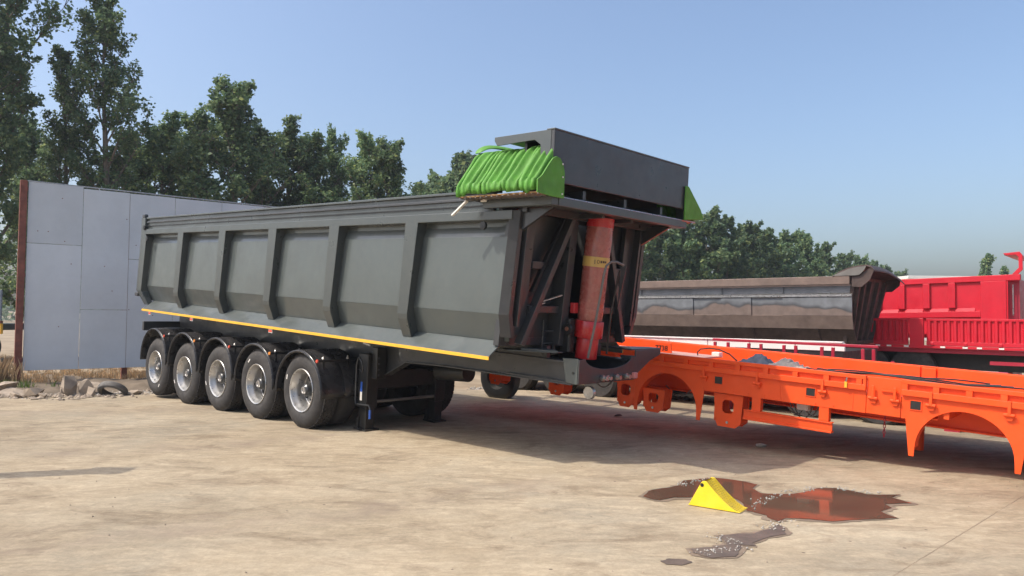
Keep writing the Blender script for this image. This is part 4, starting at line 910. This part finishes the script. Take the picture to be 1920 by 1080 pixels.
for a in (-5.98, -5.40, -4.81, -4.23): MB(ft).prism([(WR + .06, 1.95), (WR - .003, 1.87), (WR + .06, 1.87)], 'x', a, a + .42).build('bay_ledge', M_REDP, t)
MB(ft).box(-6.6, -3.68, WR - .004, WR + .06, 1.3, 1.42).build('sill', M_REDP, t)
MB(ft).box(-3.14, -2.9, WR + .25, WR + 2.2, 1.2, 2.62).build('front_wall', M_REDD, t)
MB(ft).box(-6.6, -3.2, WR + 2.3, WR + 2.4, 1.3, 2.74).build('far_side', M_REDP, t)
MB(ft).box(-6.6, -3.2, WR + .2, WR + 2.3, 1.2, 1.3).build('floor', M_REDD, t)
MB(ft).tube([(-3.02, WR + .12, 1.75), (-3.02, WR + .12, 2.5)], .015, 8).build('tie_rod', M_STEEL, t)
hk = [(-2.90, 2.74), (-2.80, 2.85), (-2.80, 3.20), (-2.86, 3.29), (-3.20, 3.27), (-3.14, 3.22), (-2.93, 3.22), (-2.88, 3.16), (-2.88, 2.90), (-3.02, 2.745)]
for wv in (WR, WR + 2.3): MB(ft).prism(hk, 'y', wv, wv + .05).build('canopy_arm', M_REDP, t, bevel=.006)
MB(ft).box(-3.18, -2.90, WR + .05, WR + 2.3, 3.225, 3.25).build('canopy_roof', M_REDD, t)
for s_ in (-6.3, -4.9, -3.4): MB().box(s_, s_ + .3, WR + .5, WR + 1.9, -.06, 1.12).build('support', M_REDD, t)
# far white building
wb = empty('white_shed'); tag(wb, 'low cream shed roofline beyond the red tipper body', 'shed')
MB().box(32.2, 40.5, 60, 70, -.06, 4.9).build('wall', M_WHITE, wb)
MB().box(31.9, 40.8, 59.7, 70.3, 4.9, 5.15).build('roof_slab', M_WHITE, wb, bevel=.02)
for k in range(4): MB().box(33 + k * 1.9, 34.2 + k * 1.9, 59.96, 60.02, 1.6, 3.2).build('window', M_DARK, wb)
# yellow trailer behind the sheet wall, far left
t = empty('flatbed_trailer', Matrix.Translation((-17.5, 24, 0))); tag(t, 'faded blue-grey trailer with yellow skirt behind the sheet wall', 'trailer')
for k in range(5): MB().box(-4 + k * 1.0, -3.015 + k * 1.0, 0, .06, 1.32, 2.3).build('side_board', M_BLUEG, t, bevel=.01)
MB().box(-4, 1, -.02, .1, 1.22, 1.31).build('reflector_rail', M_RUSTP, t)
for k in range(8): MB().box(-3.8 + k * .6, -3.55 + k * .6, -.026, -.021, 1.23, 1.30).build('white_reflector', M_WHITE, t)
MB().box(-4, 1, 0, .12, .88, 1.215).build('yellow_skirt', M_YEL, t, bevel=.01); MB().box(-4, 1, .1, 2.4, 1.0, 1.2).build('deck', M_DARK, t)
for s_ in (-3.2, -2.1, -.9, .2):
    q = MB(); q.lathe([(.2, .2), (.18, .42), (.22, .5), (.5, .5), (.54, .42), (.52, .2)], s_, .44, 28); q.build('wheel', M_RUBBER, t, smooth=True)

# ================================================================== SHEET WALL
wa = Vector((-10.896, 16.598, 0)); wd = Vector((0.80188, 0.59748, 0)); wnrm = Vector((wd.y, -wd.x, 0))
mw = Matrix((wd, Vector((-wd.y, wd.x, 0)), Vector((0, 0, 1)))).transposed().to_4x4(); mw.translation = wa
sw = empty('sheet_wall', mw); tag(sw, 'tall grey sheet metal wall standing left of the grey trailer', 'wall')
cols = [(0.0, 1.08, [(.30, 3.16), (3.165, 4.54)]), (1.085, 2.06, [(.30, 1.675), (1.68, 4.50)]), (2.065, 3.08, [(.30, 2.9), (2.905, 4.49)]), (3.085, 4.2, [(.30, 2.0), (2.005, 4.48)]), (4.205, 5.3, [(.30, 2.6), (2.605, 4.48)]), (5.305, 6.5, [(.30, 4.47)])]
tone = 0
for a, b_, zz in cols:
    for z0, z1 in zz:
        dz = random.uniform(0, .006)
        c = random.uniform(.88, 1.14); tone += 1
        m_ = mat('grey_sheet_tone_%d' % tone, (.60 * c, .625 * c, .635 * c), .5, var=.08, vscale=.9, dust=.22, dustcol=(.40, .39, .36), bump=.3, bscale=1.3)
        MB().box(a, b_ - .004, -.012 - dz, .012, z0, z1 - .004).build('wall_sheet', m_, sw, bevel=.003)
MB().box(-.16, -.02, -.06, .10, -.06, 4.56).build('end_post', M_RUSTP, sw, bevel=.008)
for s_ in (2.05, 4.2, 6.4): MB().box(s_ - .06, s_ + .06, .06, .18, -.06, 4.4).build('post', M_RUSTP, sw)
for z_ in (.5, 2.4, 4.35): MB().box(-.02, 6.45, .014, .06, z_, z_ + .08).build('back_rail', M_RUSTP, sw)
MB().prism([(-.03, 4.545), (6.5, 4.475), (6.5, 4.50), (-.03, 4.57)], 'y', -.02, .03).build('top_edge', M_STEEL, sw)
for _ in range(14):
    s_, z_ = random.uniform(.1, 3), random.uniform(1.2, 4.3); MB().lathe([(-.022, .012), (-.019, .012)], s_, z_, 8).build('screw', M_RUSTP, sw)

# ================================================================== DIRT BANK, RUBBLE
bk = MB(); nx, ny = 60, 14; vv = []
for i in range(nx + 1):
    for j in range(ny + 1):
        x = -16 + i * 12 / nx; y0 = 14.15 + max(0, (x + 9.4)) * .36; y = y0 + j * 4.5 / ny
        e = min(1, j / 3.0) * min(1, (ny - j) / 2) * min(1, i / 3) * min(1, (nx - i) / 8)
        vv.append((x, y + random.gauss(0, .04), -.055 + e * (.10 + .05 * math.sin(x * 2.1 + j) + random.gauss(0, .025))))
bk.add(vv, [(i * (ny + 1) + j, (i + 1) * (ny + 1) + j, (i + 1) * (ny + 1) + j + 1, i * (ny + 1) + j + 1) for i in range(nx) for j in range(ny)])
bk = bk.build('dirt_bank', M_SOIL, None, smooth=True); tag(bk, kind='structure')
rub = [(-9.55, 14.35, .34, .26, .13, .25, 'large flat broken concrete lump at the left picture edge'), (-9.05, 14.15, .26, .2, .12, -.2, 'flat brown concrete lump at the front of the rubble pile'),
       (-8.75, 14.55, .14, .05, .24, .5, 'upright pointed concrete shard in the rubble pile'), (-8.50, 14.35, .10, .22, .26, -.5, 'leaning pinkish slab shard in the rubble pile'),
       (-8.22, 14.50, .20, .07, .19, .2, 'cream curved concrete shard beside the scrap tyre'), (-8.05, 14.28, .14, .06, .16, -.3, 'cream square shard leaning at the front of the scrap tyre'),
       (-8.45, 14.9, .40, .2, .14, .1, 'dark slab lying behind the pointed shards'), (-9.3, 14.0, .16, .12, .08, 0, 'small pale stone in front of the large concrete lump'),
       (-8.8, 13.95, .12, .10, .06, 0, 'small grey stone at the front of the rubble pile'), (-7.45, 14.75, .22, .12, .07, .1, 'flat grey chunk right of the scrap tyre'),
       (-7.0, 14.95, .12, .1, .08, 0, 'small round pale stone between tyre and trailer wheel'), (-6.35, 15.3, .16, .12, .12, .1, 'pale stone lump right beside the rear trailer wheel'),
       (-9.9, 14.6, .3, .22, .16, -.1, 'grey lump cut by the left picture edge'), (-9.75, 14.05, .14, .1, .07, .2, 'little brown stone under the left edge lump')]
for (x, y, a, b_, c, rot, lab) in rub:
    o_ = bpy.data.objects.new('concrete_chunk', rock_mesh('chunk', 10, a * 1.1, b_ * 1.1, c * 1.15, M_RUBBLE)); col.objects.link(o_)
    o_.location = (x, y, c * .72); o_.rotation_euler = (random.uniform(-.15, .15), rot * .5, random.uniform(-.6, .6)); tag(o_, lab, 'rubble', 'rubble pile')
ty = MB().lathe([(-.05, .19), (-.07, .23), (-.05, .265), (0, .28), (.05, .265), (.07, .23), (.05, .19)], 0, 0, 36, closed=True).build('scrap_tyre', mat('dusty_rubber', (.10, .095, .09), .85, var=.3, dust=.6, dustcol=(.4, .35, .29)), None, smooth=True)
ty.matrix_world = Matrix.Translation((-7.80, 14.60, .09)) @ Matrix.Rotation(R(52), 4, 'X') @ Matrix.Rotation(R(18), 4, 'Y'); tag(ty, 'dusty scrap tyre lying in the rubble pile', 'tyre')
pts = [(random.gauss(-8.9, .75), 14.25 + random.gauss(0, .28), -.01) for _ in range(150)] + [(random.uniform(-8, -6), 14.9 + random.gauss(0, .25), -.02) for _ in range(60)]
scatter('rubble_bits', pts, M_RUBBLE, 'small broken bits strewn through the rubble pile', .02, .085)
# dry grass and weeds
def grass(name, pts_, m, h0, h1, label, blades=14):
    q = MB()
    for (x, y, z) in pts_:
        for _ in range(blades):
            a = random.uniform(0, 6.28); h_ = random.uniform(h0, h1); l_ = random.uniform(.1, .5) * h_; w_ = .006 + .004 * random.random()
            bx, by = x + random.gauss(0, .05), y + random.gauss(0, .05); dx, dy = math.cos(a), math.sin(a)
            q.add([(bx - dy * w_, by + dx * w_, z), (bx + dy * w_, by - dx * w_, z), (bx + dx * l_ * .4 + dy * w_ * .7, by + dy * l_ * .4 - dx * w_ * .7, z + h_ * .6), (bx + dx * l_, by + dy * l_, z + h_)], [(0, 1, 2), (0, 2, 3)])
    return tag(q.build(name, m), label, None, kind='stuff')
pts = [(wa.x + wd.x * t_ - wnrm.x * q_, wa.y + wd.y * t_ - wnrm.y * q_, 0.02) for t_, q_ in [(random.uniform(-.3, 5), random.uniform(-.1, 1.8)) for _ in range(420)]]
pts += [(random.uniform(-22, -11), random.uniform(17, 27), -.06) for _ in range(900)]
grass('dry_grass', pts, M_DRY, .04, .16, 'straw coloured dry grass around and behind the sheet wall')
pts = [(wa.x - .35 + random.gauss(0, .22), wa.y - .5 + random.gauss(0, .2), .02) for _ in range(40)]
grass('dry_weed_clump', pts, M_DRY, .25, .65, 'dry tall weeds at the foot of the rusty end post', 10)
pts = [(-10.35 + random.gauss(0, .35), 15.2 + random.gauss(0, .18), .03) for _ in range(30)]
grass('green_weeds', pts, M_WEED, .08, .22, 'low green weeds at the left picture edge', 12)

# ================================================================== TREES
def make_tree_meshes(seed, H, spread, nl, leaf=.15, base=.18, upright=.6, dens=1.0):
    rg = np.random.RandomState(seed); tips = []
    def vec(az, el): return np.array([math.cos(az) * math.cos(el), math.sin(az) * math.cos(el), math.sin(el)])
    tm = MB(); trunk = []; x = np.zeros(3); wob = rg.uniform(-.5, .5, 2)
    for k in range(13):
        t_ = k / 12; trunk.append(np.array([wob[0] * t_ * t_ * 1.2 + .12 * math.sin(4 * t_ + seed), wob[1] * t_ * t_ * 1.2 + .12 * math.cos(5 * t_ + seed), H * .97 * t_ - .15]))
    tm.tube(trunk, [max(.02, H * .014 * (1 - .93 * k / 12)) for k in range(13)], 8)
    def at(t_):
        f = t_ * 12; k = min(int(f), 11); return trunk[k] + (trunk[k + 1] - trunk[k]) * (f - k)
    nlimb = int(nl)
    for i in range(nlimb):
        t_ = base + (1 - base) * (i + rg.uniform(.1, .9)) / nlimb * .985; p0 = at(t_); az = i * 2.4 + rg.uniform(-.5, .5)
        prof_ = math.sin(math.pi * min(1, (t_ - base) / (1 - base) * .80 + .20)) ** .8
        Ln = spread * (0.28 + .85 * prof_) * rg.uniform(.62, 1.28); el = R(rg.uniform(28, 52)) + upright * .45 * t_
        path = [p0]; d_ = vec(az, el)
        for k in range(6):
            d_ = d_ + np.array([0, 0, .10 * upright]) + rg.normal(0, .07, 3); d_ /= np.linalg.norm(d_); path.append(path[-1] + d_ * Ln / 6)
        r0 = max(.018, H * .0052 * (1 - t_ * .7)); tm.tube(path, [r0 * (1 - .85 * k / 6) for k in range(7)], 6)
        for k in range(2, 7):
            for _ in range(3 if k < 6 else 2):
                az2 = rg.uniform(0, 6.28); l2 = Ln * rg.uniform(.14, .36) * (1.1 if k < 5 else .8); d2 = d_ * .55 + vec(az2, rg.uniform(-.1, .9)) * .8; d2 /= np.linalg.norm(d2)
                q0 = path[k]; q1 = q0 + d2 * l2; tm.tube([q0, (q0 + q1) / 2 + rg.normal(0, .03, 3), q1], [.014, .010, .005], 4)
                if rg.rand() < .78: tips.append((q1, .13 + l2 * .20))
                if rg.rand() < .42: tips.append(((q0 + q1) / 2, .12 + l2 * .16))
            tips.append((path[k] + rg.normal(0, .06, 3), .18)) if rg.rand() < .7 else None
    for k in range(6): tips.append((at(.86 + .14 * k / 5) + rg.normal(0, .1, 3), .28))
    P = []; 
    for c, r_ in tips:
        n = max(4, int(rg.poisson(30 * dens * (r_ / .25) ** 1.4)));
        dv = rg.normal(0, 1, (n, 3)); dv /= np.linalg.norm(dv, axis=1)[:, None]; P.append(c + dv * (r_ * rg.uniform(.25, 1.1, (n, 1))) * np.array([1, 1, 1.15]))
    P = np.concatenate(P); n = len(P)
    nrm = rg.normal(0, 1, (n, 3)) + np.array([0, 0, .6]); nrm /= np.linalg.norm(nrm, axis=1)[:, None]
    tg = np.cross(nrm, rg.normal(0, 1, (n, 3))); tg /= np.linalg.norm(tg, axis=1)[:, None]; bt = np.cross(nrm, tg)
    s_ = leaf * rg.uniform(.65, 1.25, (n, 1))
    v0 = P - tg * s_ * .55; v1 = P + bt * s_ * .42 + nrm * s_ * .10; v2 = P + tg * s_ * .62; v3 = P - bt * s_ * .42 + nrm * s_ * .10
    V = np.stack([v0, v1, v2, v3], 1).reshape(-1, 3)
    me = bpy.data.meshes.new('crown'); me.vertices.add(len(V)); me.vertices.foreach_set('co', V.ravel())
    me.loops.add(4 * n); me.loops.foreach_set('vertex_index', np.arange(4 * n)); me.polygons.add(n)
    me.polygons.foreach_set('loop_start', np.arange(n) * 4); me.polygons.foreach_set('loop_total', np.full(n, 4)); me.update(calc_edges=True)
    me.materials.append(M_LEAF)
    return tm.mesh('trunk', M_BARK, True), me, n
tall = [make_tree_meshes(11, 15.5, 2.3, 36, .125, .14, .8, 1.15), make_tree_meshes(12, 15.0, 2.1, 30, .125, .18, .9, 1.05)]
mid = [make_tree_meshes(21, 10.0, 2.0, 30, .12, .08, .8, 1.2), make_tree_meshes(22, 10.0, 1.8, 30, .12, .08, .95, 1.2), make_tree_meshes(23, 9.5, 2.1, 28, .12, .10, .7, 1.2)]
row = [make_tree_meshes(31, 9.0, 2.4, 26, .22, .06, .9, .8), make_tree_meshes(32, 9.0, 2.6, 26, .22, .06, .8, .8)]
fir = [make_tree_meshes(41, 7.0, 1.1, 22, .20, .10, 1.6, .7)]
def px_to_xy(px, depth): return ((px - 960) / 1391.0 * depth, depth)
def tree(kind, v, px, depth, H, H0, label, group, name='poplar_tree', wide=1.0):
    x, y = px_to_xy(px, depth); r_ = empty(name, Matrix.Translation((x, y, -.06))); tag(r_, label, 'tree', group)
    s_ = H / H0; r_.scale = (s_ * wide, s_ * wide, s_); r_.rotation_euler.z = (px * 0.37 + depth) % 6.28
    for nm, me in (('trunk', kind[v][0]), ('crown', kind[v][1])):
        o_ = bpy.data.objects.new(nm, me); col.objects.link(o_); o_.parent = r_
    return r_
G1, G2, G3 = 'poplars behind the sheet wall', 'poplars behind the grey trailer', 'tree row receding to the right'
tree(tall, 0, -25, 25, 16.5, 15.5, 'tallest poplar, cut by the upper left picture corner', G1)
tree(tall, 1, 118, 27, 11.6, 15, 'tall open-branched poplar above the left part of the sheet wall', G1, wide=.95)
tree(tall, 0, 195, 26.5, 13.4, 15.5, 'tall poplar leaning right, second highest on the left', G1, wide=1.05)
tree(tall, 1, -70, 24, 16, 15, 'tall poplar trunk at the very left edge of the picture', G1)
tree(mid, 2, 60, 30, 9.5, 9.5, 'shorter bushy tree low behind the left tall poplars', G1)
tree(mid, 0, 240, 29, 8.8, 10, 'shorter dark tree between the tall poplars and the middle group', G1, wide=1.2)
tree(mid, 0, 300, 29, 9.2, 10, 'leftmost poplar of the middle group above the trailer tail', G2, wide=1.2)
tree(mid, 1, 365, 30, 9.9, 10, 'poplar just left of the highest one in the middle group', G2, wide=1.2)
tree(mid, 2, 425, 29, 10.6, 9.5, 'highest poplar of the middle group with a round top', G2, wide=1.15)
tree(mid, 1, 480, 31, 9.6, 10, 'slim poplar right of the highest one in the middle group', G2, wide=1.15)
tree(mid, 0, 545, 32, 9.8, 10, 'poplar with a loose right-leaning top in the middle group', G2, wide=1.15)
tree(mid, 2, 600, 32, 9.3, 9.5, 'bushy poplar in the right half of the middle group', G2, wide=1.15)
tree(mid, 1, 625, 33, 10.0, 10, 'poplar with a thin spire top in the middle group', G2, wide=.7)
tree(mid, 0, 690, 32, 9.6, 10, 'round-topped poplar second from the right in the middle group', G2, wide=1.15)
tree(mid, 2, 722, 32, 9.1, 9.5, 'rightmost large poplar of the middle group', G2, wide=1.05)
tree(mid, 1, 762, 34, 7.2, 10, 'small low tree at the right end of the middle group', G2, wide=1.15)
tree(row, 0, 795, 50, 10.2, 9, 'small distant spire tree left of the green tarpaulin', G2, wide=1.0)
tree(row, 1, 838, 48, 10.5, 9, 'distant pale tree just left of the green tarpaulin', G2, wide=1.2)
tree(row, 0, 874, 46, 11.3, 9, 'distant tree half hidden by the green tarpaulin', G2, wide=.9)
ordn = ['first', 'second', 'third', 'fourth', 'fifth', 'sixth', 'seventh', 'eighth', 'ninth', 'tenth', 'eleventh', 'twelfth', 'thirteenth', 'fourteenth', 'fifteenth', 'sixteenth', 'seventeenth']
rowp = [(1195, 44, 6.6), (1240, 45, 7.0), (1285, 46, 7.5), (1328, 47, 8.2), (1365, 48, 7.9), (1402, 50, 7.7), (1440, 52, 7.6), (1475, 54, 7.6), (1508, 56, 7.8), (1545, 60, 7.4), (1580, 66, 7.2), (1612, 72, 7.4), (1640, 78, 7.5), (1662, 84, 7.3), (1684, 90, 7.2), (1703, 98, 6.8), (1718, 106, 6.2)]
for i, (px, dp, H) in enumerate(rowp):
    tree(row, i % 2, px, dp, H, 9.0, '%s tree counted from the grey trailer in the right-hand tree row' % ordn[i], G3, 'row_tree', wide=1.05)
tree(fir, 0, 1852, 62, 7.3, 7.0, 'slim pointed tree above the red tipper body', 'pointed trees at right', 'pointed_tree', 1.0)
tree(fir, 0, 1890, 66, 6.6, 7.0, 'lower pointed tree left of the hooked red canopy', 'pointed trees at right', 'pointed_tree', .9)
# far low scrub so that the yard does not end at a bare horizon
pts = []
hd = MB()
for _ in range(9000):
    x = random.uniform(-110, 140); y = 115 + random.uniform(-6, 10); z = random.uniform(0, 4.2) * random.random() ** .4; s_ = random.uniform(.25, .6); a = random.uniform(0, 6.28); e_ = random.uniform(-.6, .9)
    dx, dy, dz = math.cos(a) * s_, math.sin(a) * s_, e_ * s_
    hd.add([(x - dx, y - dy, z - .2), (x + dy * .6, y - dx * .6, z + s_ * .4), (x + dx, y + dy, z + dz + .2), (x - dy * .6, y + dx * .6, z - s_ * .3)], [(0, 1, 2, 3)])
tag(hd.build('far_hedge', M_LEAF2), 'far low scrub along the horizon', None, kind='stuff')
# an unseen post, added out of view to cast the shadow at the left
cot = 1 / math.tan(SUN_EL); Hp = 4.3; tip = Vector((-3.92, 7.76))
bs = tip + Vector((sd.x, sd.y)) * cot * Hp
pp_ = empty('shadow_post', Matrix.Translation((bs.x, bs.y, 0))); tag(pp_, 'unseen steel post added outside the left edge to cast a shadow on the yard', 'shadow post')
MB().tube([(0, 0, 0), (0, 0, Hp - .35)], [.16, .15], 18).build('pole', M_STEEL, pp_, smooth=True)
MB().loft([[(-.17, -.17, Hp - .36), (.17, -.17, Hp - .36), (.17, .17, Hp - .36), (-.17, .17, Hp - .36)], [(-.15, -.15, Hp - .2), (.15, -.15, Hp - .2), (.15, .15, Hp - .2), (-.15, .15, Hp - .2)], [(-.02, -.02, Hp), (.02, -.02, Hp), (.02, .02, Hp), (-.02, .02, Hp)]]).build('post_head', M_DARK, pp_)
MB().box(-.15, .15, -.15, .15, -.02, .03).build('base_plate', M_STEEL, pp_)

# ================================================================== HAZE (the air itself)
hz = MB(); hz.box(-160, 160, -25, 150, -1.2, 19.0); hz = hz.build('haze', M_DIRT)
hm = bpy.data.materials.new('thin_haze'); hm.use_nodes = True; hn = hm.node_tree; hn.nodes.clear()
ho = hn.nodes.new('ShaderNodeOutputMaterial'); hv = hn.nodes.new('ShaderNodeVolumePrincipled')
hv.inputs['Color'].default_value = (0.80, 0.87, 0.95, 1); hv.inputs['Density'].default_value = 0.0009; hv.inputs['Anisotropy'].default_value = 0.25
hn.links.new(hv.outputs[0], ho.inputs['Volume']); hz.data.materials.clear(); hz.data.materials.append(hm)
tag(hz, 'thin summer haze over the whole yard', None, kind='stuff')
